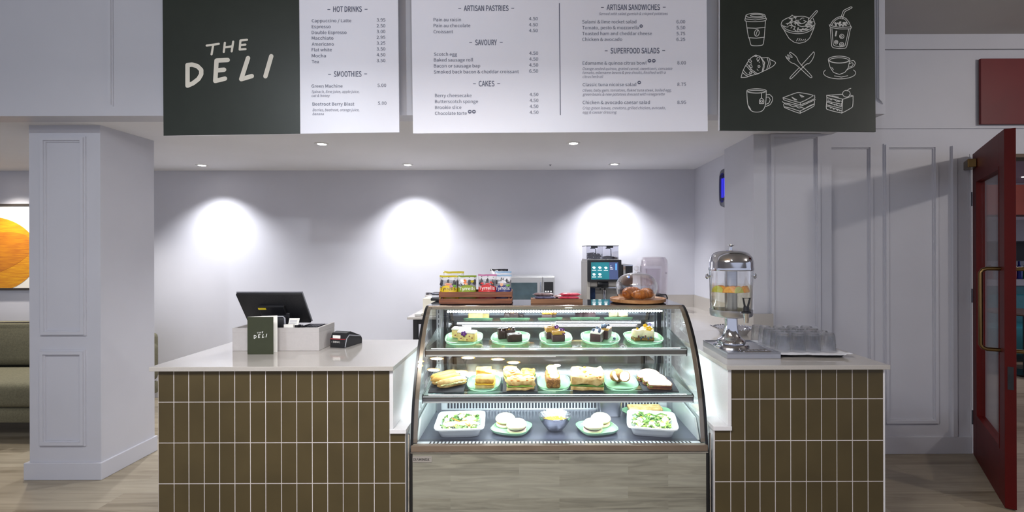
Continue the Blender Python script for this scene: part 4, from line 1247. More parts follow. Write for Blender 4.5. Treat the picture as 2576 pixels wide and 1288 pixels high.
def tumbler_root(loc, label):
    t = thing('tumbler', label, 'glass', loc, 'upturned tumblers on the tray')
    # upside-down: the foot is on top
    def wall(q):
        n = 18
        prof = [(0.0395, 0.0), (0.0385, 0.04), (0.0365, 0.046), (0.033, 0.092), (0.029, 0.100), (0.0, 0.100), (0.0, 0.088), (0.028, 0.087), (0.0335, 0.046), (0.0360, 0.038), (0.0375, 0.0), (0.0395, 0.0)]
        q.lathe(prof, 36)
    part('wall', TUMBLER, t, wall, 40, world=False)
    part('facet_ring', TUMBLER, t, lambda q: [q.box(-0.0045, 0.0045, 0.0335, 0.0362, 0.05, 0.088, bev=0.001, M=rot('Z', k * 40) @ Matrix.Translation((0, 0, 0)) @ Matrix.Shear('XY', 4, (0, 0))) for k in range(9)], 0, world=False)
    return t


tum = None
LAB = {0: 'front', 1: 'second', 2: 'third', 3: 'back'}
WORD = ['leftmost', 'second from left', 'third from left', 'rightmost']
for row in range(4):
    for c in range(4):
        lx_, ly_ = -0.134 + c * 0.0805 + (0.008 if row % 2 else 0), -0.125 + row * 0.0835
        p = Matrix.Rotation(math.radians(-3), 3, 'Z') @ Vector((lx_, ly_, 0)) + Vector((1.525, 2.842, TOP + 0.0165))
        lab = 'upturned clear tumbler, %s in the %s row of the napkin lined tray' % (WORD[c], LAB[row])
        if tum is None:
            tum = tumbler_root(p, lab)
        else:
            dup(tum, p, lab, rz=random.uniform(0, 1))
dup(tum, Vector((1.425, 3.115, TOP)), 'single upturned tumbler on the stone worktop behind the tray, beside the dispenser', rz=0.4)

# ------------------------------------------------------------------ on top of the display case
CT = 1.1645
cr = thing('wooden_crate', 'low slatted dark wood crate of crisp packets on the case top', 'crate', (-0.33, 3.06, CT))
c0, c1, cy0, cy1 = -0.548, -0.113, 2.950, 3.150
for za, zb in ((0.004, 0.033), (0.042, 0.074)):
    part('slat', CRATEW, cr, lambda q: q.box(c0, c1, cy0, cy0 + 0.010, CT + za, CT + zb, bev=0.001), 0)
    part('slat', CRATEW, cr, lambda q: q.box(c0, c1, cy1 - 0.010, cy1, CT + za, CT + zb, bev=0.001), 0)
    for xa in (c0, c1 - 0.010):
        part('side_slat', CRATEW, cr, lambda q: q.box(xa, xa + 0.010, cy0 + 0.011, cy1 - 0.011, CT + za, CT + zb, bev=0.001), 0)
part('bottom_board', CRATEW, cr, lambda q: q.box(c0 + 0.011, c1 - 0.011, cy0 + 0.011, cy1 - 0.011, CT, CT + 0.010), 0)
for xa in (c0 + 0.011, c1 - 0.023):
    for ya in (cy0 + 0.011, cy1 - 0.023):
        part('corner_post', CRATEW, cr, lambda q: q.box(xa, xa + 0.012, ya, ya + 0.012, CT + 0.010, CT + 0.072), 0)
part('nail', SLOT, cr, lambda q: q.box(c0 + 0.012, c0 + 0.018, cy0 - 0.001, cy0 + 0.001, CT + 0.035, CT + 0.041), 0)

PK_GREY = mat('pack_photo_grey', (176, 174, 180), 0.35, rgb2=(120, 118, 124), vscale=22, coat=0.3)
PK_DARK = mat('pack_photo_dark', (66, 64, 68), 0.35, var=0.4, vscale=40, coat=0.3)
PK_PALE = mat('pack_photo_pale', (216, 214, 218), 0.35, var=0.12, vscale=30, coat=0.3)
PK = {c: mat('pack_' + c, v, 0.32, var=0.1, vscale=14, coat=0.4) for c, v in {'yellow': (232, 194, 20), 'green': (142, 160, 30), 'red': (206, 40, 40), 'blue': (40, 46, 110), 'ice': (150, 178, 206), 'gold': (196, 178, 40), 'lime': (130, 150, 50), 'pink': (190, 120, 160), 'orange': (222, 110, 40), 'leaf': (110, 170, 60), 'skin': (226, 170, 130), 'black': (30, 30, 40)}.items()}


def pack_surface(w, h, d):
    def f(u, v, side=-1):
        x = (u - 0.5) * w
        edge = max(0.0, 1 - (2 * abs(u - .5)) ** 2.6)
        vert = max(0.0, min(1.0, (1 - v) / 0.22)) * max(0.0, min(1.0, (v + 0.02) / 0.10))
        b = d / 2 * edge ** 0.6 * (vert ** 0.7) * (1.12 - 0.35 * v)
        crumple = 0.0025 * mnoise.noise(Vector((x * 45, v * 6, side * 3.0))) * edge
        pinch = 1 - 0.05 * (vert ** 2) * (1 if 0 < v < 1 else 0)
        return Vector((x * pinch, side * b + crumple * side, v * h + 0.004 * mnoise.noise(Vector((x * 25, 2, v))) * (v > .93)))
    return f


def crisp_pack(label, col, seal, w, h, d, loc, lean, rz, word=None, pics=(), wordmat=PAPER, band=0.46):
    t = thing('crisp_packet', label, 'crisp packet', loc, 'crisp packets in the crate', rz=math.radians(rz), rx=math.radians(lean))
    f = pack_surface(w, h, d)
    mats = [PK[col], PK_GREY, PK[seal], PK_PALE]

    def mi(u, v):
        if v > 0.93:
            return 2
        if v < band + 0.10 * (1 - (2 * u - 1) ** 2) - 0.05:
            return 0
        return 3 if v > 0.80 else 1

    def fn(q):
        q.grid(lambda u, v: f(u, v, -1), 26, 72, mi)
        q.grid(lambda u, v: f(1 - u, v, 1), 26, 72, mi)
    part('bag', mats, t, fn, 60, world=False)

    def lay(p):
        s = f(p.x / w + .5, p.z / h, -1)
        return Vector((p.x, s.y - 0.0012, p.z))
    if word:
        part('lettering', wordmat, t, lambda q: q.text(word, -w * 0.42, h * 0.435, 0, h * 0.115, fit=w * 0.84, warp=lay, bold=0.0002), 0, world=False)
    if pics:
        pm = sorted({p[0] for p in pics})
        idx = {k: i for i, k in enumerate(pm)}

        def draw(q):
            for i, (k, cx_, cz_, rx, rzz) in enumerate(pics):
                up = Vector((0, -0.0006 * (1 + 0.2 * i), 0))
                R = random.Random(i * 7 + len(label))
                ring = []
                for j in range(16):
                    a = 2 * PI * j / 16
                    k_ = R.uniform(0.72, 1.12) if k != 'pale' else R.uniform(0.9, 1.05)
                    ring.append(lay(Vector(((cx_ + rx * k_ * math.cos(a)) * w, 0, (cz_ + rzz * k_ * math.sin(a)) * h))) + up)
                c = lay(Vector((cx_ * w, 0, cz_ * h))) + up
                for j in range(16):
                    q.poly([c, ring[(j + 1) % 16], ring[j]][::-1], idx[k])
        part('picture_print', [PK_DARK if k == 'dark' else (PK_PALE if k == 'pale' else PK[k]) for k in pm], t, draw, 0, world=False)
    return t


CB = CT + 0.0105


def kx(px, D):
    return (px - CX) * D / F_PX


def figures(xs, z=0.72, hgt=0.13):
    out = []
    for n_, x in enumerate(xs):
        d = 0.02 * math.sin(n_ * 2.3)
        out += [('dark', x, z + d, 0.075, hgt), ('dark', x - 0.03, z - 0.06 + d, 0.10, 0.06), ('pale', x + 0.01, z + hgt + 0.035 + d, 0.028, 0.026), ('dark', x + 0.005, z + hgt + 0.062 + d, 0.040, 0.012)]
    return out


crisp_pack('yellow crisp packet in the crate, front left end of the row', 'yellow', 'gold', 0.112, 0.160, 0.046, (kx(1127, 3.0), 2.998, CB), -7, -4, 'Tyrrells', figures((-0.34, 0.02, 0.36)) + [('skin', 0.02, 0.66, 0.20, 0.055), ('orange', 0.03, 0.65, 0.11, 0.028), ('pink', 0.20, 0.58, 0.12, 0.05), ('leaf', 0.36, 0.60, 0.09, 0.05)], PK['black'], 0.56)
crisp_pack('pale packet with a yellow top seal standing behind the yellow one', 'yellow', 'gold', 0.128, 0.182, 0.040, (kx(1141, 3.07), 3.068, CB), -5, 5)
crisp_pack('lime green crisp packet in the crate, second in the front row', 'green', 'lime', 0.114, 0.160, 0.046, (kx(1175, 3.0), 3.000, CB), -6, 8, 'Tyrrells', figures((0.12, 0.40), 0.74, 0.11) + [('pale', -0.28, 0.72, 0.16, 0.13), ('dark', -0.30, 0.64, 0.20, 0.045), ('orange', -0.12, 0.76, 0.10, 0.10), ('skin', -0.04, 0.67, 0.09, 0.035), ('gold', 0.27, 0.76, 0.09, 0.055)], PAPER, 0.58)
crisp_pack('red crisp packet in the crate, third in the front row', 'red', 'pink', 0.114, 0.166, 0.046, (kx(1225, 3.0), 3.000, CB), -6, -3, 'Tyrrells', figures((-0.30, 0.03, 0.33)) + [('red', -0.24, 0.66, 0.10, 0.04), ('red', 0.04, 0.65, 0.14, 0.03), ('red', 0.22, 0.70, 0.06, 0.035), ('orange', 0.30, 0.66, 0.04, 0.03)], PAPER, 0.58)
crisp_pack('blue crisp packet in the crate, front right end of the row', 'blue', 'ice', 0.102, 0.164, 0.046, (kx(1265, 3.0), 3.000, CB), -6, -8, 'Tyrrells', [('pale', 0.0, 0.78, 0.44, 0.12), ('dark', 0.02, 0.80, 0.035, 0.10), ('dark', -0.10, 0.82, 0.03, 0.08), ('dark', 0.24, 0.78, 0.05, 0.09), ('dark', 0.30, 0.72, 0.09, 0.03), ('dark', -0.38, 0.72, 0.06, 0.10), ('skin', -0.06, 0.62, 0.12, 0.06), ('leaf', 0.32, 0.60, 0.14, 0.04)], PAPER, 0.56)
crisp_pack('pale blue topped packet right behind the blue one', 'blue', 'ice', 0.102, 0.182, 0.040, (kx(1266, 3.068), 3.062, CB), -4, 4)
crisp_pack('tallest packet with a dark seal at the back of the crate', 'blue', 'black', 0.112, 0.194, 0.034, (kx(1256, 3.11), 3.108, CB), -3, 7)

# snack tray
sw = thing('snack_tray', 'small flat wooden tray of wrapped snack bars on the case top', 'tray', (0.157, 3.05, CT))
part('tray', TRAYW, sw, lambda q: (q.box(0.0, 0.312, 2.975, 3.16, CT, CT + 0.020, bev=0.001), q.box(0.0, 0.312, 2.975, 2.983, CT + 0.0205, CT + 0.027)), 0)


def snack(label, loc, cols, rz):
    t = thing('snack_bar', label, 'snack bar', loc, 'wrapped snack bars on the wooden tray', rz=math.radians(rz))

    def f(u, v, s):
        x, y = (u - .5) * 0.122, (v - .5) * 0.058
        e = max(0, 1 - abs(2 * u - 1) ** 6) * max(0, 1 - abs(2 * v - 1) ** 4)
        return (x, y, 0.011 + s * 0.0095 * e ** .6 + 0.001 * mnoise.noise(Vector((x * 70, y * 70, s))) * e)
    part('wrapper', cols, t, lambda q: (q.grid(lambda u, v: f(u, v, 1), 20, 10, lambda u, v: 1 if 0.3 < u < .72 and .2 < v < .75 else 0), q.grid(lambda u, v: f(1 - u, v, -1), 20, 10, lambda u, v: 0)), 60, world=False)
    part('crimp', cols[0], t, lambda q: [q.box(s * 0.061 - 0.006, s * 0.061 + 0.006, -0.028, 0.028, 0.0104, 0.0116) for s in (-1, 1)], 0, world=False)
    return t


WB = mat('wrapper_brown', (92, 62, 60), 0.3, rgb2=(150, 130, 130), vscale=40, coat=0.3)
WN = mat('wrapper_navy', (58, 54, 84), 0.3, rgb2=(120, 116, 140), vscale=40, coat=0.3)
WR = mat('wrapper_red', (196, 30, 62), 0.3, rgb2=(214, 90, 110), vscale=40, coat=0.3)
WS = mat('wrapper_silver', (196, 190, 196), 0.25, var=0.2, vscale=40)
WK = mat('wrapper_maroon', (120, 50, 56), 0.3, rgb2=(200, 180, 180), vscale=40)
SB = CT + 0.0205
snack('navy wrapped bar, bottom of the left stack on the wooden tray', (kx(1369, 3.05), 3.03, SB), [WN, WS], 3)
snack('brown wrapped bar, top of the left stack on the wooden tray', (kx(1367, 3.05), 3.03, SB + 0.0205), [WB, WS], -4)
snack('red wrapped bar, bottom of the right stack on the wooden tray', (kx(1431, 3.03), 3.025, SB), [WR, WS], -2)
snack('red and white wrapped bar, middle of the right stack on the tray', (kx(1433, 3.03), 3.025, SB + 0.0205), [WR, WR], 5)
snack('maroon wrapped bar lying at the back of the wooden tray', (kx(1417, 3.11), 3.108, SB), [WK, WS], 8)

# contact grill beside the crate
cg = thing('contact_grill', 'grey lidded contact grill partly behind the crate, at the case top corner', 'grill', (-0.52, 3.19, CT))
part('base', BLACKP, cg, lambda q: q.box(-0.640, -0.556, 3.158, 3.238, CT, CT + 0.020, bev=0.006))
part('lower_plate', mat('grill_white', (214, 214, 222), 0.3), cg, lambda q: q.box(-0.634, -0.558, 3.160, 3.236, CT + 0.0205, CT + 0.036, bev=0.005))
part('upper_lid', DSTEEL, cg, lambda q: q.box(-0.636, -0.556, 3.158, 3.238, CT + 0.038, CT + 0.052, bev=0.006))
part('handle', CHROME, cg, lambda q: q.tube([(-0.635, 3.19, CT + 0.044), (-0.655, 3.18, CT + 0.046), (-0.672, 3.17, CT + 0.045)], [0.005, 0.008, 0.009], 10))

# cake dome
bd = thing('cake_board', 'round wooden board with a rim on the case top, under the glass dome', 'board', (0.66, 3.055, CT))
part('board', BOARDW, bd, lambda q: q.lathe([(0, 0), (0.150, 0), (0.168, 0.008), (0.170, 0.026), (0.164, 0.026), (0.158, 0.020), (0, 0.020)], 64), world=False)
DZ = CT + 0.0205
def spline(prof, n=5):
    out = []
    for k in range(len(prof) - 1):
        p0, p1, p2, p3 = prof[max(0, k - 1)], prof[k], prof[k + 1], prof[min(len(prof) - 1, k + 2)]
        for j in range(n):
            t = j / n
            out.append(tuple(0.5 * (2 * p1[c] + (p2[c] - p0[c]) * t + (2 * p0[c] - 5 * p1[c] + 4 * p2[c] - p3[c]) * t * t + (3 * p1[c] - p0[c] - 3 * p2[c] + p3[c]) * t ** 3) for c in (0, 1)))
    out.append(prof[-1])
    return [(max(0, r), z) for r, z in out]


dm = thing('glass_dome', 'clear glass cake dome with a round knob covering croissants', 'cake dome', (0.652, 3.055, DZ))
part('dome', CLEAR, dm, lambda q: q.lathe(spline([(0.104, 0.0), (0.117, 0.03), (0.1255, 0.065), (0.122, 0.098), (0.105, 0.130), (0.075, 0.150), (0.035, 0.159), (0, 0.161)]) + spline([(0, 0.158), (0.034, 0.156), (0.073, 0.1475), (0.1025, 0.128), (0.1195, 0.097), (0.1228, 0.065), (0.1145, 0.03), (0.1015, 0.0)]) + [(0.104, 0.0)], 64), world=False)
part('knob', CLEAR, dm, lambda q: (q.lathe([(0.014, 0.160), (0.007, 0.168), (0.006, 0.176)], 20), q.ico((0, 0, 0.188), 0.0165, 3)), world=False)
CRO = mat('croissant_crust', (196, 116, 36), 0.35, rgb2=(146, 74, 18), vscale=30, stretch=(4, 1, 1), bump=0.25, bscale=50)


def croissant(label, loc, rz, rx=0.0, k=1.0):
    t = thing('croissant', label, 'croissant', loc, 'croissants under the glass dome', rz=math.radians(rz), rx=math.radians(rx))
    n = 40

    def fn(q):
        pts, rs = [], []
        for i in range(n + 1):
            u = i / n
            a = math.radians(-62 + 124 * u)
            pts.append((0.062 * math.sin(a) * k, 0.045 * (1 - math.cos(a)) * k, 0.0335 * k))
            s = 1 - abs(2 * u - 1) ** 2.2
            band = abs(((u * 6) % 1) - .5) * 2
            rs.append((0.006 + 0.027 * s ** .8 * (0.90 + 0.11 * (1 - band ** 2))) * k)
        q.tube(pts, rs, 18)
    part('crust', CRO, t, fn, 80, world=False)
    return t


croissant('croissant under the dome, front left', (0.600, 3.03, DZ + 0.0005), 64, 0, 1.05)
croissant('croissant under the dome, front centre, curling towards the viewer', (0.662, 2.985, DZ + 0.0005), 10, 0, 0.90)
croissant('croissant under the dome, right, behind the front one', (0.716, 3.055, DZ + 0.0005), 112, 0, 1.02)
croissant('croissant under the dome at the back left', (0.635, 3.125, DZ + 0.0005), 190, 0, 1.05)

# ------------------------------------------------------------------ on the back counter
MWS = mat('microwave_silver', (186, 186, 188), 0.35, 0.45, var=0.05)
mw = thing('microwave_oven', 'silver microwave oven with a dark glass door on the back counter', 'microwave', (-0.03, 4.75, TOP))
MY = 4.60
M0, M1, MZ = -0.29, 0.222, 1.245
part('cabinet', MWS, mw, lambda q: q.box(M0, M1, MY, 4.98, TOP + 0.012, MZ, bev=0.004), 0)
part('foot', BLACKP, mw, lambda q: [q.box(x, x + 0.03, y, y + 0.03, TOP, TOP + 0.012) for x in (M0 + 0.03, M1 - 0.06) for y in (MY + 0.03, 4.92)], 0)
md = part('door', MWS, mw, lambda q: q.box(M0 + 0.002, 0.108, MY - 0.022, MY - 0.001, TOP + 0.02, MZ - 0.004, bev=0.004), 0)
part('door_glass', mat('microwave_glass', (78, 94, 100), 0.06, var=0.2, coat=0.4), md, lambda q: q.box(M0 + 0.03, 0.060, MY - 0.0232, MY - 0.0222, TOP + 0.06, MZ - 0.055), 0)
part('handle_bar', CHROME, md, lambda q: q.tube([(0.092, MY - 0.030, TOP + 0.06), (0.092, MY - 0.030, MZ - 0.05)], 0.006, 10))
cpn = part('control_panel', MWS, mw, lambda q: q.box(0.112, 0.220, MY - 0.022, MY - 0.001, TOP + 0.02, MZ - 0.004, bev=0.004), 0)
part('display', BLACKP, cpn, lambda q: q.box(0.122, 0.208, MY - 0.0232, MY - 0.0222, TOP + 0.10, MZ - 0.05), 0)
part('buttons', WHITEP, cpn, lambda q: [q.box(0.130 + i * 0.024, 0.146 + i * 0.024, MY - 0.0242, MY - 0.0233, TOP + 0.125 + j * 0.022, TOP + 0.137 + j * 0.022) for i in range(3) for j in range(4)], 0)

cbx = tag(part('storage_box', mat('cream_card', (226, 220, 204), 0.6), None, lambda q: q.box(-0.955, -0.62, 4.38, 4.62, TOP, 1.065, bev=0.003), 0), 'plain cream box on the back counter behind the case corner', 'box')
ctr = tag(part('tray_stack', mat('tray_grey', (176, 174, 172), 0.5), None, lambda q: q.box(-1.02, -0.962, 4.34, 4.50, TOP, TOP + 0.022, bev=0.004), 0), 'small flat grey tray on the corner of the back counter', 'tray')

cm = thing('coffee_machine', 'bean to cup coffee machine with a teal touch screen on the back counter', 'coffee machine', (0.70, 4.7, TOP))
KX0, KX1, KY0, KY1 = 0.505, 0.915, 4.46, 4.96
part('body', mat('machine_grey', (176, 170, 162), 0.42, 0.3, var=0.06), cm, lambda q: (q.box(KX0, 0.535, KY0, KY1, TOP, 1.375, bev=0.004), q.box(0.535, 0.805, KY0 + 0.16, KY1, TOP, 1.375), q.box(0.535, 0.805, KY0 + 0.02, KY0 + 0.16, 1.16, 1.375), q.prism([(KX0, 1.3755), (KX0 + 0.012, 1.405), (0.80, 1.405), (0.80, 1.3755)], KY0 + 0.03, KY1, 'Y')), 0)
ds = part('display', BLACKP, cm, lambda q: q.box(0.508, 0.812, KY0 - 0.03, KY0 + 0.005, 1.205, 1.402, bev=0.004), 0)
TEALS = mat('screen_teal', (24, 84, 88), 0.3, rgb2=(38, 120, 132), vscale=5, emit=0.55, emit_rgb=(30, 104, 112))
BLUES = mat('screen_blue', (70, 80, 120), 0.3, emit=0.5, emit_rgb=(66, 80, 112))
SWHITE = mat('screen_white', (250, 250, 250), 0.3, emit=0.9)


def scr(q):
    y = KY0 - 0.0305
    q.poly([(0.540, y, 1.226), (0.702, y, 1.226), (0.702, y, 1.380), (0.540, y, 1.380)], 0)
    q.poly([(0.702, y, 1.226), (0.782, y, 1.226), (0.782, y, 1.380), (0.702, y, 1.380)], 1)
    y -= 0.0006
    for cx_, cz_ in ((0.566, 1.332), (0.618, 1.332), (0.672, 1.330), (0.566, 1.272), (0.618, 1.272)):
        q.disc(cx_, cz_, 0.010, y, 2); q.disc(cx_ - 0.008, cz_ + 0.002, 0.006, y, 2); q.disc(cx_ + 0.007, cz_ - 0.001, 0.007, y, 2); q.disc(cx_, cz_ - 0.008, 0.005, y, 2)
        q.poly([(cx_ - 0.018, y, cz_ - 0.026), (cx_ + 0.018, y, cz_ - 0.026), (cx_ + 0.018, y, cz_ - 0.021), (cx_ - 0.018, y, cz_ - 0.021)], 2)
    for k in range(3):
        q.poly([(0.710, y, 1.345 - k * 0.014), (0.722 + k * 0.008, y, 1.345 - k * 0.014), (0.722 + k * 0.008, y, 1.348 - k * 0.014), (0.710, y, 1.348 - k * 0.014)], 2)
    q.poly([(0.757, y, 1.310), (0.770, y, 1.310), (0.770, y, 1.368), (0.757, y, 1.368)], 3)


part('screen_image', [TEALS, BLUES, SWHITE, mat('screen_sky', (90, 160, 230), 0.3, emit=0.7)], ds, scr, 0)
part('spout', BLACKM, cm, lambda q: (q.box(0.60, 0.70, KY0 - 0.005, KY0 + 0.06, 1.150, 1.204, bev=0.006), q.tube([(0.63, KY0 + 0.02, 1.150), (0.63, KY0 + 0.02, 1.128)], 0.008, 10), q.tube([(0.67, KY0 + 0.02, 1.150), (0.67, KY0 + 0.02, 1.128)], 0.008, 10)), 30)
part('steel_lip', CHROME, cm, lambda q: q.box(0.535, 0.80, KY0 + 0.006, KY0 + 0.018, 1.145, 1.152), 0)
part('blue_recess', mat('recess_blue', (26, 52, 96), 0.3, var=0.3, vscale=30), cm, lambda q: q.box(0.536, 0.595, KY0 + 0.120, KY0 + 0.1595, TOP + 0.03, 1.14), 0)
part('drip_tray', mat('drip_teal', (34, 78, 92), 0.25, var=0.2), cm, lambda q: q.box(0.536, 0.80, KY0 - 0.02, KY0 + 0.118, TOP, TOP + 0.045, bev=0.003), 0)
part('milk_unit', BLACKP, cm, lambda q: q.box(0.835, KX1 + 0.008, KY0 + 0.02, KY1 - 0.1, TOP, 1.355, bev=0.004), 0)
part('milk_unit_trim', CHROME, cm, lambda q: (q.box(0.8352, 0.922, KY0 + 0.012, KY0 + 0.0195, 1.345, 1.354), q.box(0.8352, 0.855, KY0 + 0.012, KY0 + 0.0195, 1.26, 1.344)), 0)
part('blue_light', emitter('blue_dot', (90, 140, 255), 3.0), cm, lambda q: q.lathe([(0, 0), (0.010, 0.0), (0.010, 0.003), (0, 0.003)], 18, M=Matrix.Translation((0.885, KY0 + 0.0195, 1.245)) @ rot('X', 90)), 0)
hp = part('bean_hopper', SMOKED, cm, lambda q: [q.box(*a) for a in ((0.505, 0.794, KY0 + 0.02, KY0 + 0.024, 1.4055, 1.524), (0.505, 0.509, KY0 + 0.024, KY1 - 0.12, 1.4055, 1.524), (0.790, 0.794, KY0 + 0.024, KY1 - 0.12, 1.4055, 1.524), (0.648, 0.652, KY0 + 0.024, KY1 - 0.12, 1.4055, 1.524), (0.505, 0.794, KY1 - 0.12, KY1 - 0.116, 1.4055, 1.524))], 0)
part('hopper_lid', BLACKP, hp, lambda q: (q.box(0.502, 0.797, KY0 + 0.016, KY1 - 0.112, 1.5245, 1.530), [q.box(x - 0.03, x + 0.03, KY0 + 0.013, KY0 + 0.018, 1.508, 1.5245) for x in (0.575, 0.715)]), 0)
part('scoop_rod', BLACKP, hp, lambda q: [q.tube([(x - 0.02, KY0 + 0.10, 1.505), (x + 0.02, KY0 + 0.10, 1.505), (x + 0.028, KY0 + 0.10, 1.495), (x + 0.030, KY0 + 0.10, 1.42)], 0.004, 8) for x in (0.57, 0.71)])
BEAN = mat('coffee_bean', (60, 38, 30), 0.35, rgb2=(40, 24, 20), vscale=60)


def beans(q):
    R = random.Random(5)
    for (xa, xb, top) in ((0.512, 0.645, 1.462), (0.655, 0.788, 1.430)):
        for k in range(330):
            x, y = R.uniform(xa + 0.006, xb - 0.006), R.uniform(KY0 + 0.03, KY0 + 0.14)
            z = R.uniform(1.410, top - 0.006 + 0.010 * math.sin((x - xa) * 30))
            q.ico((x, y, z), (0.0065, 0.005, 0.0045), 1)


bns = part('coffee_beans', BEAN, hp, beans)
bns['kind'] = 'stuff'
cmj = thing('milk_jug', 'polished steel milk frothing tube under the coffee machine spout', 'jug', (0.672, KY0 + 0.06, TOP + 0.0455))
part('jug', CHROME, cmj, lambda q: q.lathe([(0, 0), (0.030, 0), (0.032, 0.004), (0.020, 0.04), (0.014, 0.10), (0.017, 0.17), (0.013, 0.172), (0.010, 0.10), (0.016, 0.04), (0.0, 0.006)], 28), world=False)

bl = thing('blender_cover', 'clear plastic blender hood on a black base right of the coffee machine', 'blender', (1.155, 4.72, TOP))
part('base', BLACKP, bl, lambda q: q.loft([(0.12, 0.12, 0.0, 5), (0.12, 0.12, 0.06, 5), (0.10, 0.10, 0.14, 5), (0.09, 0.09, 0.16, 5)], 40), world=False)
part('hood', CLEARP, bl, lambda q: q.loft([(0.122, 0.122, 0.062, 6), (0.132, 0.128, 0.40, 6), (0.128, 0.124, 0.478, 6), (0.110, 0.108, 0.508, 6), (0.108, 0.106, 0.504, 6), (0.125, 0.121, 0.476, 6), (0.129, 0.125, 0.40, 6), (0.119, 0.119, 0.062, 6)], 44, caps=False), world=False)
part('hood_top', CLEARP, bl, lambda q: q.loft([(0.110, 0.108, 0.5085, 6), (0.06, 0.06, 0.518, 6)], 44), world=False)
part('jug', CLEARP, bl, lambda q: q.loft([(0.06, 0.06, 0.17, 5), (0.075, 0.075, 0.40, 5), (0.072, 0.072, 0.40, 5), (0.057, 0.057, 0.17, 5)], 40), world=False)
part('hinge_knob', CHROME, bl, lambda q: [q.ico((s * 0.135, -0.02, 0.36), 0.012, 2) for s in (-1, 1)], world=False)
part('handle', BLACKP, bl, lambda q: q.tube([(0.03, -0.135, 0.02), (0.03, -0.145, 0.14), (0.04, -0.15, 0.165), (0.09, -0.15, 0.165), (0.105, -0.145, 0.14), (0.105, -0.135, 0.02)], 0.007, 10), world=False)

# ------------------------------------------------------------------ food in the display case
SPONGE = mat('lemon_sponge', (236, 216, 146), 0.7, rgb2=(212, 180, 100), vscale=40, bump=0.2, bscale=120)
ICING = mat('cream_icing', (246, 240, 226), 0.45, rgb2=(226, 190, 200), vscale=22, ramp=(0.45, 0.75))
CHOC = mat('dark_chocolate', (62, 42, 38), 0.45, rgb2=(42, 26, 24), vscale=30, bump=0.25, bscale=80)
CHOCM = mat('chocolate_cake', (84, 58, 62), 0.5, rgb2=(66, 44, 48), vscale=30, bump=0.15)
CARAM = mat('caramel_top', (206, 160, 76), 0.4, rgb2=(166, 116, 44), vscale=26, bump=0.2)
CREAMC = mat('cream_cake', (238, 230, 196), 0.6, rgb2=(222, 208, 160), vscale=30, bump=0.15)
CRUMB = mat('biscuit_crumb', (150, 118, 56), 0.8, rgb2=(96, 70, 30), vscale=90, bump=0.5, bscale=140)
PURPLE = mat('purple_petal', (96, 30, 130), 0.5, var=0.25, vscale=60)
YPET = mat('yellow_petal', (244, 196, 20), 0.5, var=0.1)
BERRY = mat('blueberry_skin', (46, 62, 96), 0.45, rgb2=(110, 130, 160), vscale=60)
REDBIT = mat('berry_red', (150, 60, 60), 0.5, var=0.2)
BREAD = mat('golden_crust', (206, 164, 84), 0.55, rgb2=(176, 122, 48), vscale=18, bump=0.2, bscale=60)
BREADP = mat('pale_bread', (222, 196, 138), 0.65, rgb2=(188, 146, 80), vscale=34, bump=0.2, bscale=90)
TOAST = mat('toasted_bread', (226, 180, 92), 0.6, rgb2=(182, 116, 44), vscale=26, bump=0.25, bscale=70)
WBREAD = mat('white_crumb', (228, 222, 206), 0.75, rgb2=(206, 196, 172), vscale=60, bump=0.1)
CRUST = mat('brown_crust', (168, 112, 76), 0.6, rgb2=(120, 76, 56), vscale=30)
BUN = mat('muffin_bread', (226, 216, 194), 0.7, rgb2=(204, 186, 150), vscale=9, bump=0.1, bscale=120)
HAM = mat('ham_filling', (132, 66, 74), 0.5, rgb2=(92, 44, 60), vscale=40)
LEAF = mat('salad_leaf', (96, 142, 44), 0.5, rgb2=(142, 176, 70), vscale=30)
LEAFD = mat('dark_leaf', (62, 104, 36), 0.5, rgb2=(96, 134, 52), vscale=30)
LEAFP = mat('pale_leaf', (206, 214, 140), 0.5, rgb2=(226, 226, 176), vscale=30)
EGGW = mat('egg_white', (234, 232, 220), 0.35, var=0.02)
YOLK = mat('egg_yolk', (238, 190, 50), 0.5, var=0.1)
CHICK = mat('cooked_chicken', (240, 226, 196), 0.6, rgb2=(214, 182, 134), vscale=40)
POTATO = mat('potato', (226, 206, 150), 0.5, var=0.1)
CHEESE = mat('grated_cheese', (240, 190, 60), 0.5, rgb2=(226, 160, 40), vscale=60)
NUT = mat('nut_crumb', (176, 124, 64), 0.65, rgb2=(112, 70, 34), vscale=110, bump=0.6, bscale=150)
HAMMER = mat('hammered_steel', (206, 208, 214), 0.14, 1.0, var=0.05, bump=0.5, bscale=70)


def shelf_rot(i, rz):
    if i == 2:
        return (0, 0, math.radians(rz))
    return (Matrix.Rotation(TILT, 3, 'X') @ Matrix.Rotation(math.radians(rz), 3, 'Z')).to_euler()


def at(i, px, s, dx=0.0, dy=0.0, dz=0.0):
    o = on_shelf(i, px, s)
    v = Vector((dx, dy, dz))
    return o + (Matrix.Rotation(TILT, 3, 'X') @ v if i != 2 else v)


def item(name, label, cat, i, px, s, dx=0, dy=0, dz=0, rz=0.0, group=None):
    t = thing(name, label, cat, at(i, px, s, dx, dy, dz), group)
    t.rotation_euler = shelf_rot(i, rz)
    return t


def lp(name, m, t, fn, smooth=35):
    return part(name, m, t, fn, smooth, world=False)


def plate(label, i, px, s, w, d, rz=0.0, h=0.022):
    t = item('green_plate', label, 'plate', i, px, s, rz=rz, group='green glazed plates in the case')
    rx, ry = w / 2, d / 2
    lp('body', PLATEG, t, lambda q: q.loft([(rx * .80, ry * .78, 0.0, 3), (rx * .92, ry * .91, 0.004, 3), (rx * .98, ry * .98, h * .6, 3), (rx, ry, h, 3), (rx * .975, ry * .97, h, 3), (rx * .94, ry * .93, h * .55, 3), (rx * .86, ry * .84, 0.0065, 3), (rx * .80, ry * .78, 0.006, 3)], 56), 60)
    return t


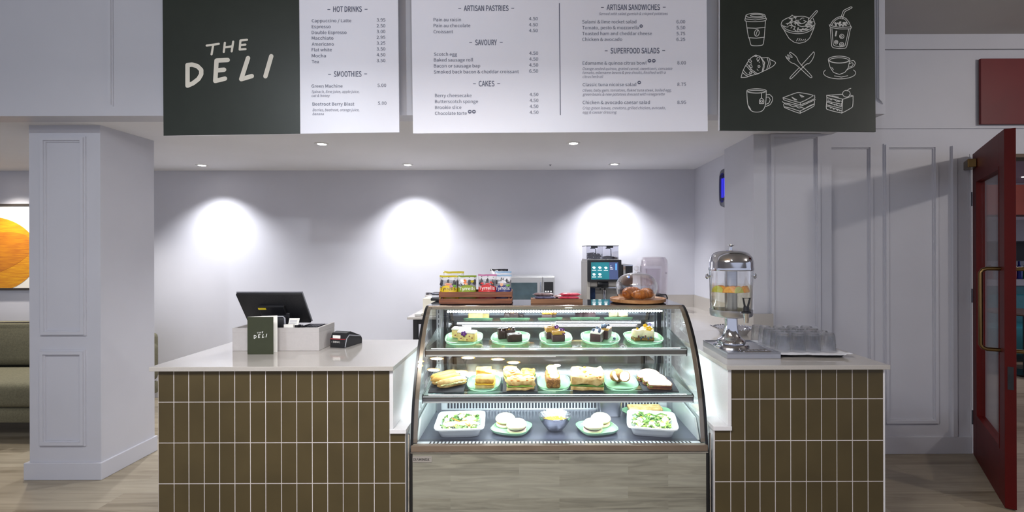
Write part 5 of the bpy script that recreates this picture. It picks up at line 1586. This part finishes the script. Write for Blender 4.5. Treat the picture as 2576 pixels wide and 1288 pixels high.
def slate(label, i, px, s, w, d, rz=0.0):
    t = item('slate_board', label, 'slate', i, px, s, rz=rz, group='slate boards in the case')
    lp('board', SLATE, t, lambda q: q.box(-w / 2, w / 2, -d / 2, d / 2, 0, 0.006, bev=0.001), 0)
    return t


def flower(q, c, r, mi=0, n=5, tilt=0.0):
    for k in range(n):
        a = 2 * PI * k / n
        q.ico((c[0] + r * .6 * math.cos(a), c[1] + r * .35 * math.sin(a), c[2] + r * .4 * math.sin(a)), (r * .5, r * .3, r * .42), 1, mi)


PH = 0.0074   # plate well above the shelf

# upper shelf ------------------------------------------------------------
US = 0.112
plate('green plate of yellow cake slices, first on the upper shelf', 0, 1167, US, 0.214, 0.20, 4)
for k, (dx, dy, rz, lab) in enumerate(((-0.018, 0.030, -14, 'yellow iced sponge slice behind the one with the purple flower'), (0.022, -0.022, -12, 'yellow iced sponge slice with a purple flower, upper shelf'))):
    t = item('sponge_slice', lab, 'cake slice', 0, 1167, US, dx, dy, PH, rz, 'yellow sponge slices')
    sp_ = lp('sponge', SPONGE, t, lambda q: q.lump(-0.052, 0.052, -0.022, 0.022, 0, 0.046, amp=0.0015, bev=0.004, seed=k), 50)
    lp('fruit_flecks', REDBIT, sp_, lambda q: [q.ico((x, -0.0225, z), (0.006, 0.002, 0.004), 1) for x, z in ((-0.03, 0.018), (0.005, 0.012), (0.035, 0.024), (0.02, 0.034), (-0.012, 0.03))])
    lp('icing', ICING, t, lambda q: q.lump(-0.053, 0.053, -0.0235, 0.0235, 0.0465, 0.058, amp=0.002, bev=0.004, seed=k + 4), 50)
    if k == 1:
        lp('flower', PURPLE, t, lambda q: flower(q, (-0.012, -0.026, 0.048), 0.017))
plate('green plate of dark brownies, second on the upper shelf', 0, 1284, US, 0.222, 0.20, -3)
for k, (dx, dy, rz, w, d, h, lab) in enumerate(((-0.052, 0.020, 10, 0.044, 0.045, 0.048, 'small dark brownie piece at the left of the second plate'), (-0.004, 0.030, 5, 0.060, 0.045, 0.050, 'dark brownie topped with biscuit bits at the back of the second plate'), (0.022, -0.026, 14, 0.082, 0.055, 0.042, 'large plain dark brownie at the front of the second plate'))):
    t = item('chocolate_brownie', lab, 'brownie', 0, 1284, US, dx, dy, PH, rz, 'dark brownies')
    lp('brownie', CHOC, t, lambda q: q.lump(-w / 2, w / 2, -d / 2, d / 2, 0, h, amp=0.004, bev=0.006, seed=k * 3), 60)
    if k < 2:
        lp('biscuit_topping', CHOC, t, lambda q: [q.box(-0.010, 0.010, -0.007, 0.007, 0, 0.012, bev=0.002, M=Matrix.Translation((x, y, h - 0.001)) @ rot('Z', a)) for x, y, a in (((-0.012, 0, 30), (0.010, -0.004, 70)) if k == 0 else ((-0.02, -0.01, 20), (0.002, 0.006, 55), (0.02, -0.008, 80)))])
        if k == 1:
            lp('crumbs', CARAM, t, lambda q: [q.ico((random.uniform(-.024, .024), random.uniform(-.018, .018), h + 0.001), 0.004, 1) for _ in range(14)])
plate('green plate of caramel topped chocolate slices, middle of the upper shelf', 0, 1397, US, 0.186, 0.205, 2)
for k, (dx, dy, rz, lab) in enumerate(((-0.022, 0.030, 12, 'caramel topped chocolate slice at the back of the middle plate'), (0.012, -0.020, 8, 'caramel topped chocolate slice with a purple flower, front of the middle plate'))):
    t = item('caramel_slice', lab, 'cake slice', 0, 1397, US, dx, dy, PH, rz, 'caramel chocolate slices')
    lp('chocolate_base', CHOCM, t, lambda q: q.lump(-0.036, 0.036, -0.026, 0.026, 0, 0.036, amp=0.0015, bev=0.003, seed=k), 50)
    lp('caramel', CARAM, t, lambda q: q.lump(-0.037, 0.037, -0.027, 0.027, 0.0365, 0.058 + 0.008 * (1 - k), amp=0.005, bev=0.006, seed=k + 9), 60)
    if k == 0:
        lp('white_flower', EGGW, t, lambda q: flower(q, (0.008, -0.005, 0.074), 0.012))
        lp('purple_flower', PURPLE, t, lambda q: flower(q, (0.024, -0.022, 0.066), 0.014))
    else:
        lp('purple_flower', PURPLE, t, lambda q: (flower(q, (0.022, -0.010, 0.062), 0.014), flower(q, (0.028, -0.026, 0.046), 0.009)))
plate('green plate of chocolate cake with blueberries, fourth on the upper shelf', 0, 1509, US, 0.220, 0.20, -2)
for k, (dx, dy, rz, L, lab) in enumerate(((-0.022, -0.034, -26, 0.076, 'chocolate cake bar with blueberries at the front of the fourth plate'), (0.031, 0.030, -26, 0.072, 'chocolate cake bar with blueberries behind the front bar of the fourth plate'))):
    t = item('blueberry_cake_bar', lab, 'cake bar', 0, 1509, US, dx, dy, PH, rz, 'blueberry topped cake bars')
    lp('chocolate_base', CHOCM, t, lambda q: q.lump(-0.030, 0.030, -L / 2, L / 2, 0, 0.050, amp=0.001, bev=0.002, seed=k), 40)
    lp('cream_top', CARAM if k else ICING, t, lambda q: q.lump(-0.030, 0.030, -L / 2, L / 2, 0.0505, 0.057, amp=0.0015, bev=0.002, seed=k), 40)
    R = random.Random(k + 2)
    for j in range(9):
        lp('blueberry', BERRY, t, lambda q: (q.ico((R.uniform(-.022, .022), -L / 2 + 0.014 + j * (L - 0.028) / 8, 0.064 + 0.006 * (j % 3 == 1)), 0.0078, 2)), 80)
t = item('loose_blueberry', 'single blueberry lying on the fourth plate beside the cake', 'blueberry', 0, 1509, US, 0.078, -0.020, PH)
lp('berry', BERRY, t, lambda q: q.ico((0, 0, 0.008), 0.008, 2), 80)
plate('green plate of white flower topped cake, last on the upper shelf', 0, 1617, US, 0.214, 0.20, 5)
for k, (dx, dy, rz, lab) in enumerate(((-0.030, -0.012, 18, 'white cream cake piece at the left of the last upper plate'), (0.022, -0.016, -10, 'white cream cake piece with a yellow flower, front of the last upper plate'), (0.030, 0.040, 14, 'white cream cake piece at the back of the last upper plate'))):
    t = item('cream_cake', lab, 'cake', 0, 1617, US, dx, dy, PH, rz, 'white cream cakes')
    lp('crumb_base', CRUMB, t, lambda q: q.lump(-0.034, 0.034, -0.026, 0.026, 0, 0.016, amp=0.003, bev=0.003, seed=k), 60)
    lp('cream', CREAMC, t, lambda q: q.lump(-0.034, 0.034, -0.026, 0.026, 0.0165, 0.058, amp=0.005, bev=0.012, seed=k + 3, freq=40), 70)
    lp('berry_bits', [HAM, BERRY], t, lambda q: [q.ico((x, -0.027, z), (0.006, 0.004, 0.007), 1, m_) for x, z, m_ in ((-0.014, 0.028, 0), (0.016, 0.022, 1), (0.002, 0.016, 1))])
    lp('yellow_flower', YPET, t, lambda q: flower(q, ((-0.01, 0.006, -0.014)[k], -0.004, 0.066), (0.008, 0.018, 0.014)[k]))
    if k == 2:
        lp('lilac_flower', mat('lilac_petal', (170, 160, 220), 0.5), t, lambda q: flower(q, (0.016, 0, 0.070), 0.011))

# middle shelf -----------------------------------------------------------
MS = 0.105
slate('slate board under the baguettes at the left end of the lower shelf', 1, 1127, MS + 0.005, 0.190, 0.20, 2)


def roll(label, i, px, s, dx, dy, dz, rz, L, r, mtop, group):
    t = item('filled_baguette', label, 'baguette', i, px, s, dx, dy, dz, rz, group)
    n = 20

    def half(q, z, k, flat):
        pts, rs = [], []
        for j in range(n + 1):
            u = -1 + 2 * j / n
            pts.append((u * L / 2, 0.003 * math.sin(u * 5), z))
            rs.append(max(0.002, r * k * (1 - abs(u) ** 3.4) ** 0.5))
        q.tube(pts, rs, 16)
    lp('bread_base', BREADP, t, lambda q: half(q, r * .88, 0.88, 0), 80)
    lp('bread_top', mtop, t, lambda q: half(q, r * 1.62, 0.98, 0), 80)
    lp('filling', LEAFP, t, lambda q: [q.ico((-L * .36 + L * .72 * k / 9, -r * 0.86, r * 1.2 + 0.002 * (k % 2)), (0.011, 0.007, 0.005), 1, amp=0.4, seed=k) for k in range(10)], 60)
    return t


roll('golden baguette at the back of the left slate', 1, 1127, MS, -0.028, 0.052, 0.0065, 30, 0.165, 0.021, BREAD, 'filled baguettes')
roll('golden baguette in the middle of the left slate', 1, 1127, MS, -0.012, 0.008, 0.0065, 27, 0.160, 0.022, BREAD, 'filled baguettes')
roll('pale split baguette at the front of the left slate', 1, 1127, MS, 0.026, -0.030, 0.0065, 24, 0.165, 0.020, BREADP, 'filled baguettes')
plate('green plate of toasted sandwiches, second on the lower shelf', 1, 1217, MS + 0.005, 0.182, 0.20, 0)


def sandwich(name, cat, label, i, px, s, dx, dy, dz, rz, w, d, h, mt, mb, mf, group, spots=None, amp=0.004, base_k=0.36):
    t = item(name, label, cat, i, px, s, dx, dy, dz, rz, group)
    hb = h * base_k
    lp('bread_base', mb, t, lambda q: q.lump(-w / 2, w / 2, -d / 2, d / 2, 0, hb, amp=amp * .6, bev=0.004, seed=1, freq=50), 60)
    lp('filling', mf, t, lambda q: q.lump(-w / 2 - .001, w / 2 + .001, -d / 2 - .001, d / 2 + .001, hb + 0.0005, hb + h * .14, amp=0.003, bev=0.001, seed=2, freq=90), 60)
    tb = lp('bread_top', mt, t, lambda q: q.lump(-w / 2, w / 2, -d / 2, d / 2, hb + h * .15, h, amp=amp, bev=0.007, seed=3, freq=36), 60)
    if spots:
        R = random.Random(int(w * 1e4) + len(label))
        lp('golden_patches', spots, tb, lambda q: [q.ico((R.uniform(-w * .42, w * .42), R.uniform(-d * .42, d * .42), h + 0.0005), (R.uniform(.006, .013), R.uniform(.004, .008), 0.003), 2, amp=0.4, seed=k) for k in range(11)], 70)
    return t


sandwich('toasted_sandwich', 'sandwich', 'toasted sandwich half at the back of the second plate', 1, 1217, MS, -0.004, 0.045, PH, 2, 0.086, 0.055, 0.075, TOAST, BREADP, LEAFP, 'toasted sandwiches')
sandwich('toasted_sandwich', 'sandwich', 'golden toasted sandwich half at the front of the second plate', 1, 1217, MS, 0.010, -0.026, PH, -3, 0.102, 0.075, 0.058, TOAST, BREADP, YOLK, 'toasted sandwiches')
slate('slate board under the flatbread sandwiches, third on the lower shelf', 1, 1307, MS + 0.005, 0.188, 0.20, 2)
ORPATCH = mat('tomato_patch', (226, 130, 40), 0.45, var=0.2, vscale=40)
sandwich('focaccia_sandwich', 'sandwich', 'ragged focaccia sandwich at the back left of the third slate', 1, 1304, MS, -0.040, 0.050, 0.0065, 18, 0.076, 0.085, 0.062, BREADP, BREADP, LEAFD, 'focaccia sandwiches on the slate', ORPATCH, 0.012)
sandwich('focaccia_sandwich', 'sandwich', 'ragged focaccia sandwich at the back right of the third slate', 1, 1304, MS, 0.048, 0.046, 0.0065, -14, 0.078, 0.085, 0.058, BREAD, BREADP, LEAFD, 'focaccia sandwiches on the slate', ORPATCH, 0.006)
sandwich('focaccia_sandwich', 'sandwich', 'wide focaccia sandwich with green filling at the front of the third slate', 1, 1304, MS, 0.012, -0.042, 0.0065, 5, 0.150, 0.085, 0.054, BREADP, BREADP, LEAF, 'focaccia sandwiches on the slate', ORPATCH, 0.013)
plate('green plate of a nutty loaf with pale oval slices, middle of the lower shelf', 1, 1392, MS + 0.005, 0.182, 0.20, 0)
t = item('nut_loaf', 'brown crumbed loaf topped with three pale oval slices, middle of the lower shelf', 'loaf', 1, 1389, MS, 0, 0.006, PH, 2)
lp('loaf', NUT, t, lambda q: q.lump(-0.038, 0.038, -0.075, 0.065, 0, 0.056, amp=0.004, bev=0.012, freq=120), 60)
for k in range(3):
    Me = Matrix.Translation((0.006 - k * .005, -0.046 + k * 0.040, 0.064 + k * 0.005)) @ rot('X', 36)
    eg = lp('oval_slice', EGGW, t, lambda q: q.ico((0, 0, 0), (0.028, 0.021, 0.006), 3, M=Me), 80)
    lp('yellow_edge', YOLK, eg, lambda q: q.tube([(0.0275 * math.cos(2 * PI * j / 28), 0.0205 * math.sin(2 * PI * j / 28), 0) for j in range(28)], 0.0028, 6, closed=True, M=Me))
slate('slate board under the square focaccia, right of the middle plate on the lower shelf', 1, 1476, MS, 0.165, 0.20, -2)
sandwich('focaccia_square', 'sandwich', 'large square golden focaccia sandwich right of the nutty loaf', 1, 1475, MS, 0.002, 0.002, 0.0065, -6, 0.176, 0.178, 0.066, BREADP, BREADP, LEAFD, 'focaccia sandwiches on the slate', ORPATCH, 0.012, 0.34)
plate('green plate of crumbed egg halves, sixth on the lower shelf', 1, 1560, MS + 0.005, 0.184, 0.20, 0)
for k, (dx, dy, rz, cut, lab) in enumerate(((-0.002, 0.026, 0, False, 'whole crumbed scotch egg at the back of its plate'), (-0.030, -0.004, 58, True, 'cut crumbed scotch egg, left half'), (0.026, -0.010, -24, True, 'cut crumbed scotch egg, right half'))):
    t = item('scotch_egg', lab, 'scotch egg', 1, 1558, MS, dx, dy + 0.004, PH, rz, 'scotch eggs')
    if not cut:
        lp('crumb_coat', NUT, t, lambda q: q.ico((0, 0, 0.036), (0.034, 0.034, 0.036), 4, amp=0.12, freq=160), 80)
    else:
        def cap(q):
            q.lathe([(0, -0.0)] + [(0.031 * math.sin(a), 0.031 * (1 - math.cos(a))) for a in [PI / 2 * j / 10 for j in range(1, 11)]] + [(0.0305, 0.0315), (0, 0.0315)], 30, M=Matrix.Translation((0, 0.020, 0.030)) @ rot('X', 90 - 35))
        lp('crumb_coat', NUT, t, cap, 50)
        lp('egg_face', EGGW, t, lambda q: q.lathe([(0, 0), (0.026, 0), (0.026, 0.001), (0, 0.001)], 30, M=Matrix.Translation((0, 0.020, 0.030)) @ rot('X', 90 - 35) @ Matrix.Translation((0, 0, 0.0316))), 50)
slate('slate board under the sliced bread sandwiches at the right end of the lower shelf', 1, 1652, MS + 0.005, 0.190, 0.20, -2)


def dsand(label, dx, dy, dz, rz):
    t = item('bread_sandwich', label, 'sandwich', 1, 1645, MS, dx, dy, dz, rz, 'sliced bread sandwiches')
    pts = [(-0.066, -0.010)] + [(0.066 * math.cos(a), -0.010 + 0.056 * math.sin(a)) for a in [PI - PI * j / 20 for j in range(1, 20)]] + [(0.066, -0.010), (0.058, -0.026), (-0.058, -0.026)]
    ins = [(x * .95, 0.006 + (y - 0.006) * .92) for x, y in pts]
    t.rotation_euler = (Matrix.Rotation(TILT + math.radians(15), 3, 'X') @ Matrix.Rotation(math.radians(rz), 3, 'Z')).to_euler()
    for nm, a in (('bread_base', 0.0), ('bread_top', 0.0155)):
        sl_ = lp(nm, CRUST, t, lambda q: q.prism(pts, a + 0.0007, a + 0.0105, 'Z'), 30)
        lp('crumb_face', WBREAD, sl_, lambda q: q.prism(ins, a, a + 0.0115, 'Z'), 30)
    lp('filling', HAM, t, lambda q: q.prism([(x * .97, y * .97) for x, y in pts], 0.0116, 0.0154, 'Z'), 30)
    lp('salad_edge', LEAF, t, lambda q: [q.ico((-0.064 + k * 0.004, -0.010 - k * .004, 0.018), (0.008, 0.006, 0.003), 1, amp=0.5, seed=k) for k in range(5)], 60)


dsand('sliced white bread sandwich at the back of the right slate', -0.022, 0.066, 0.0150, 12)
dsand('sliced white bread sandwich in the middle of the right slate', 0.000, 0.008, 0.0140, 5)
dsand('sliced white bread sandwich with a pink filling at the front of the right slate', 0.014, -0.050, 0.0135, -3)

# deck -------------------------------------------------------------------
plate('green plate of two filled muffins on the case floor, left of the silver bowl', 2, 1286, 2.745, 0.214, 0.215, -18)
plate('green plate of two filled muffins on the case floor, right of the silver bowl', 2, 1500, 2.745, 0.216, 0.215, 16)


def muffin(label, px, d, rz, mf):
    t = item('filled_muffin', label, 'muffin', 2, px, d + 0.008, 0, 0, PH, rz, 'filled muffins')
    lp('bread_base', BUN, t, lambda q: q.lathe([(0, 0), (0.046, 0.0), (0.053, 0.008), (0.052, 0.016), (0, 0.018)], 40), 70)
    lp('filling', mf, t, lambda q: q.ico((0, 0, 0.0235), (0.049, 0.049, 0.006), 3, amp=0.12, freq=60), 70)
    lp('bread_top', BUN, t, lambda q: q.lathe([(0, 0.028), (0.048, 0.029), (0.056, 0.038), (0.055, 0.046), (0.044, 0.058), (0.022, 0.063), (0, 0.064)], 40, M=rot('X', 6)), 70)


muffin('pale filled muffin at the back left of the left muffin plate', 1270, 2.79, 10, YOLK)
muffin('pale filled muffin with dark filling at the front of the left muffin plate', 1299, 2.695, -20, HAM)
muffin('pale filled muffin at the back right of the right muffin plate', 1510, 2.79, 0, YOLK)
muffin('pale filled muffin with dark filling at the front left of the right muffin plate', 1490, 2.695, 20, HAM)

bw = item('steel_bowl', 'hammered silver bowl of grated cheese in the middle of the case floor', 'bowl', 2, 1395, 2.755)
lp('bowl', HAMMER, bw, lambda q: q.lathe([(0, 0.0), (0.040, 0.0), (0.044, 0.004), (0.060, 0.022), (0.080, 0.052), (0.0925, 0.082), (0.0905, 0.083), (0.078, 0.053), (0.058, 0.024), (0.040, 0.007), (0, 0.006)], 56), 60)
chs = item('grated_cheese', 'heap of orange grated cheese in the hammered silver bowl', 'cheese', 2, 1395, 2.755, 0, 0, 0.042)
chs['kind'] = 'stuff'


def shreds(q):
    R = random.Random(11)
    q.lathe([(0.0, -0.006), (0.060, -0.004), (0.066, 0.004), (0.045, 0.012), (0, 0.022)], 30)
    for k in range(260):
        a, r = R.uniform(0, 2 * PI), 0.068 * math.sqrt(R.uniform(0, 1))
        p = Vector((r * math.cos(a), r * math.sin(a), 0.022 - 0.016 * (r / .062) + R.uniform(0, .006)))
        d = Vector((R.uniform(-1, 1), R.uniform(-1, 1), R.uniform(-.3, .3))).normalized() * 0.008
        q.tube([p - d, p + d], 0.0015, 4)


lp('shreds', CHEESE, chs, shreds, 0)


def dish(label, px, d, rz):
    t = item('salad_dish', label, 'dish', 2, px, d, rz=rz, group='white salad dishes')
    lp('body', CERAM, t, lambda q: q.loft([(0.100, 0.112, 0.0, 7), (0.106, 0.118, 0.003, 7), (0.122, 0.138, 0.048, 8), (0.134, 0.152, 0.049, 8), (0.135, 0.153, 0.056, 8), (0.122, 0.140, 0.0565, 8), (0.118, 0.134, 0.048, 8), (0.104, 0.116, 0.010, 7), (0.10, 0.112, 0.007, 7)], 64), 50)
    return t


def leafy(q, R, n, sx, sy, z0, z1, mats_n, size):
    for k in range(n):
        x, y = R.uniform(-sx, sx), R.uniform(-sy, sy)
        z = R.uniform(z0, z1)
        w, l = size * R.uniform(.5, 1), size * R.uniform(.9, 1.7)
        M = Matrix.Translation((x, y, z)) @ rot('Z', R.uniform(0, 360)) @ rot('X', R.uniform(-35, 35))
        q.grid(lambda u, v: ((u - .5) * w * math.sin(PI * min(.97, max(.05, v))), (v - .5) * l, 0.006 * math.sin(PI * v) + 0.005 * (2 * u - 1) ** 2 + 0.003 * math.sin(v * 14 + k)), 4, 6, R.randrange(mats_n), M=M)


def salad(label, px, d, rz, seed, cat_egg):
    R = random.Random(seed)
    t = item('mixed_salad', label, 'salad', 2, px, d, 0, 0, 0.0, rz, 'salads in the white dishes')
    lv = lp('leaves', [LEAF, LEAFD, LEAFP], t, lambda q: leafy(q, R, 190, 0.092, 0.105, 0.018, 0.047, 3, 0.030), 80)
    lv['kind'] = 'stuff'
    if cat_egg:
        for (x, y, a) in ((0.0, 0.05, 20), (0.07, 0.09, -30), (-0.06, 0.07, 60), (-0.075, -0.01, 10)):
            lp('feta_cube', EGGW, t, lambda q: q.lump(-0.013, 0.013, -0.013, 0.013, 0, 0.022, amp=0.003, bev=0.004, M=Matrix.Translation((x, y, 0.045)) @ rot('Z', a)), 60)
        for (x, y, w) in ((-0.035, -0.050, 0.055), (0.040, -0.045, 0.060), (0.045, 0.015, 0.04)):
            lp('chicken_slice', CHICK, t, lambda q: q.ico((x, y, 0.048), (w, 0.026, 0.012), 3, amp=0.25, freq=60, seed=x), 70)
        lp('orange_strips', ORPATCH, t, lambda q: [q.tube([(R.uniform(-.08, .08), R.uniform(-.1, .1), 0.055)] * 1 + [(R.uniform(-.08, .08), R.uniform(-.1, .1), 0.056)], 0.003, 5) for _ in range(3)], 60)
    else:
        for (x, y, a) in ((-0.055, 0.0, 10), (-0.01, 0.045, -30), (0.0, -0.055, 60), (0.055, -0.06, 100)):
            eg = lp('egg_quarter', EGGW, t, lambda q: q.ico((0, 0, 0), (0.026, 0.017, 0.012), 3, M=Matrix.Translation((x, y, 0.052)) @ rot('Z', a)), 80)
            lp('yolk', YOLK, eg, lambda q: q.ico((0, 0, 0.006), (0.014, 0.010, 0.008), 2, M=Matrix.Translation((x, y, 0.053)) @ rot('Z', a)), 80)
        for (x, y) in ((0.05, 0.06), (0.075, 0.02), (0.06, -0.02), (-0.03, 0.09)):
            lp('potato', POTATO, t, lambda q: q.ico((x, y, 0.050), (0.020, 0.017, 0.014), 2, amp=0.1, freq=40), 80)
        for k in range(16):
            x, y, a = R.uniform(-.07, .07), R.uniform(-.08, .08), R.uniform(0, PI)
            lp('green_bean', LEAFD, t, lambda q: q.tube([(x - .035 * math.cos(a), y - .035 * math.sin(a), 0.054), (x, y + .006, 0.064), (x + .035 * math.cos(a), y + .035 * math.sin(a), 0.055)], 0.0034, 7), 70)
    return t


dish('white rectangular dish of chicken and feta salad at the left of the case floor', 1158, 2.755, 4)
salad('leafy green salad with white cheese cubes in the left white dish', 1158, 2.755, 4, 21, True)
dish('white rectangular dish of egg and green bean salad at the right of the case floor', 1638, 2.755, -11)
salad('green bean, potato and egg salad in the right white dish', 1638, 2.755, -11, 33, False)

pn = item('steel_pan', 'square steel food pan behind the right muffin plate', 'pan', 2, 1530, 3.02)
lp('pan', STEEL, pn, lambda q: q.loft([(0.066, 0.055, 0.0, 6), (0.076, 0.062, 0.090, 7), (0.084, 0.070, 0.092, 7), (0.084, 0.070, 0.095, 7), (0.073, 0.059, 0.092, 7), (0.063, 0.052, 0.004, 6)], 44), 50)
gp = item('green_platter', 'large oval green platter of flat bread at the back right of the case floor', 'platter', 2, 1625, 3.005)
lp('body', PLATEG, gp, lambda q: q.loft([(0.125, 0.060, 0.0, 2.4), (0.150, 0.078, 0.026, 2.4), (0.147, 0.075, 0.028, 2.4), (0.120, 0.055, 0.006, 2.4)], 56), 60)
t = item('flat_bread', 'pale square flat bread lying on the green platter', 'bread', 2, 1625, 3.005, -0.01, 0.0, 0.0275)
lp('bread', BREADP, t, lambda q: q.lump(-0.10, 0.10, -0.045, 0.045, 0, 0.022, amp=0.002, bev=0.006), 60)

# small bottles on the shelf behind the case
BTL = [((70, 40, 34), 'dark'), ((70, 40, 34), 'dark'), ((70, 40, 34), 'dark'), ((52, 84, 66), 'green'), ((52, 84, 66), 'green'), ((52, 84, 66), 'green'), ((226, 130, 40), 'orange'), ((226, 140, 60), 'orange'), ((226, 150, 50), 'orange')]
bsh = thing('bottle_shelf', 'low dark shelf behind the case holding small juice bottles', 'shelf', (-0.29, 3.52, 0))
part('panel', BLACKM, bsh, lambda q: (q.box(-0.56, -0.02, 3.45, 3.60, 0.80, 0.82), q.box(-0.56, -0.54, 3.45, 3.60, 0, 0.80), q.box(-0.04, -0.02, 3.45, 3.60, 0, 0.80)), 0)
bm_ = {}
NTH = ['first', 'second', 'third']
for k, (c, nm) in enumerate(BTL):
    if nm not in bm_:
        bm_[nm] = mat('bottle_' + nm, c, 0.2, var=0.1, coat=0.4)
    t = thing('juice_bottle', 'small %s juice bottle behind the case glass, %s of three from the left' % (nm, NTH[k % 3]), 'bottle', (-0.515 + k * 0.056, 3.52, 0.8205), 'juice bottles behind the case')
    part('bottle', bm_[nm], t, lambda q: q.lathe([(0, 0), (0.023, 0), (0.024, 0.005), (0.024, 0.085), (0.012, 0.115), (0.012, 0.125), (0, 0.125)], 24), world=False)
    part('cap', WHITEP if nm != 'dark' else BRASS, t, lambda q: q.lathe([(0, 0.1255), (0.014, 0.1255), (0.014, 0.142), (0, 0.142)], 20), world=False)

# ------------------------------------------------------------------ glimpses of the room beyond the entrance
fb = thing('bar_unit', 'white bar unit with dark recesses seen through the entrance door', 'bar unit', (5.6, 7.9, 0))
TEAL = mat('teal_panel', (40, 120, 132), 0.4, var=0.2, vscale=6)
part('carcass', mat('bar_white', (206, 206, 214), 0.5), fb, lambda q: (q.box(4.2, 8.8, 7.7, 8.3, 1.62, 1.95), q.box(4.2, 8.8, 7.75, 8.3, 0.92, 1.02), q.box(4.2, 8.8, 8.25, 8.3, 1.02, 1.62)), 0)
part('recess', mat('recess_dark', (44, 40, 44), 0.6), fb, lambda q: [q.box(4.3 + k * 0.62, 4.75 + k * 0.62, 8.2, 8.245, 1.30, 1.61) for k in range(7)], 0)
part('front', TEAL, fb, lambda q: q.box(4.2, 8.8, 7.78, 8.3, 0.0, 0.915), 0)
R9 = random.Random(4)
CB9 = [mat('far_bottle_%s' % n_, c, 0.25, var=0.1) for n_, c in (('red', (170, 40, 50)), ('green', (40, 110, 70)), ('blue', (40, 60, 160)), ('amber', (190, 130, 50)), ('clear', (190, 200, 210)))]
CN9 = ['red', 'green', 'blue', 'amber', 'clear']
ORD = ['first', 'second', 'third', 'fourth', 'fifth', 'sixth', 'seventh', 'eighth', 'ninth', 'tenth']
cnt = {}
for k in range(18):
    j = R9.randrange(5)
    h = R9.uniform(0.2, 0.3)
    cnt[j] = cnt.get(j, -1) + 1
    t = thing('bar_bottle', '%s bottle on the bar beyond the entrance, %s of the %s ones from the left' % (CN9[j], ORD[cnt[j]], CN9[j]), 'bottle', (6.86 + k * 0.095, 7.92, 1.0205), 'bottles on the bar beyond the entrance')
    part('bottle', CB9[j], t, lambda q: q.lathe([(0, 0), (0.04, 0), (0.042, 0.01), (0.042, h * .6), (0.015, h * .78), (0.015, h), (0, h)], 16), world=False)
ft = thing('cafe_table', 'small dark cafe table in the room beyond the entrance', 'table', (5.90, 5.9, 0))
part('top', mat('table_dark', (70, 56, 50), 0.3), ft, lambda q: q.lathe([(0, 0.72), (0.36, 0.72), (0.37, 0.735), (0.36, 0.75), (0, 0.75)], 40), world=False)
part('leg', BLACKM, ft, lambda q: q.lathe([(0, 0.72), (0.03, 0.72), (0.03, 0.03), (0.22, 0.02), (0.22, 0), (0, 0)], 28), world=False)
sf2 = thing('bench_seat', 'teal upholstered bench in the room beyond the entrance', 'bench', (6.75, 6.8, 0))
part('seat', TEAL, sf2, lambda q: q.box(5.9, 7.6, 6.5, 7.0, 0.10, 0.46, bev=0.03))
part('backrest', TEAL, sf2, lambda q: q.box(5.9, 7.6, 7.0, 7.14, 0.10, 0.85, bev=0.04))
part('foot', BLACKM, sf2, lambda q: [q.box(x, x + 0.05, y, y + 0.05, 0, 0.10) for x in (5.95, 7.5) for y in (6.53, 7.05)], 0)
for k, (x, y) in enumerate(((7.98, 8.6), (8.6, 8.6))):
    t = thing('far_downlight', 'downlight on the pink ceiling beyond the entrance, %s one' % ('nearer the hinge side' if k == 0 else 'farther right'), 'ceiling light', (x, y, 2.75), 'downlights beyond the entrance')
    part('bulb', DOWNL, t, lambda q: q.lathe([(0, -0.004), (0.05, -0.004), (0.055, 0.0), (0, 0.0)], 20), world=False)
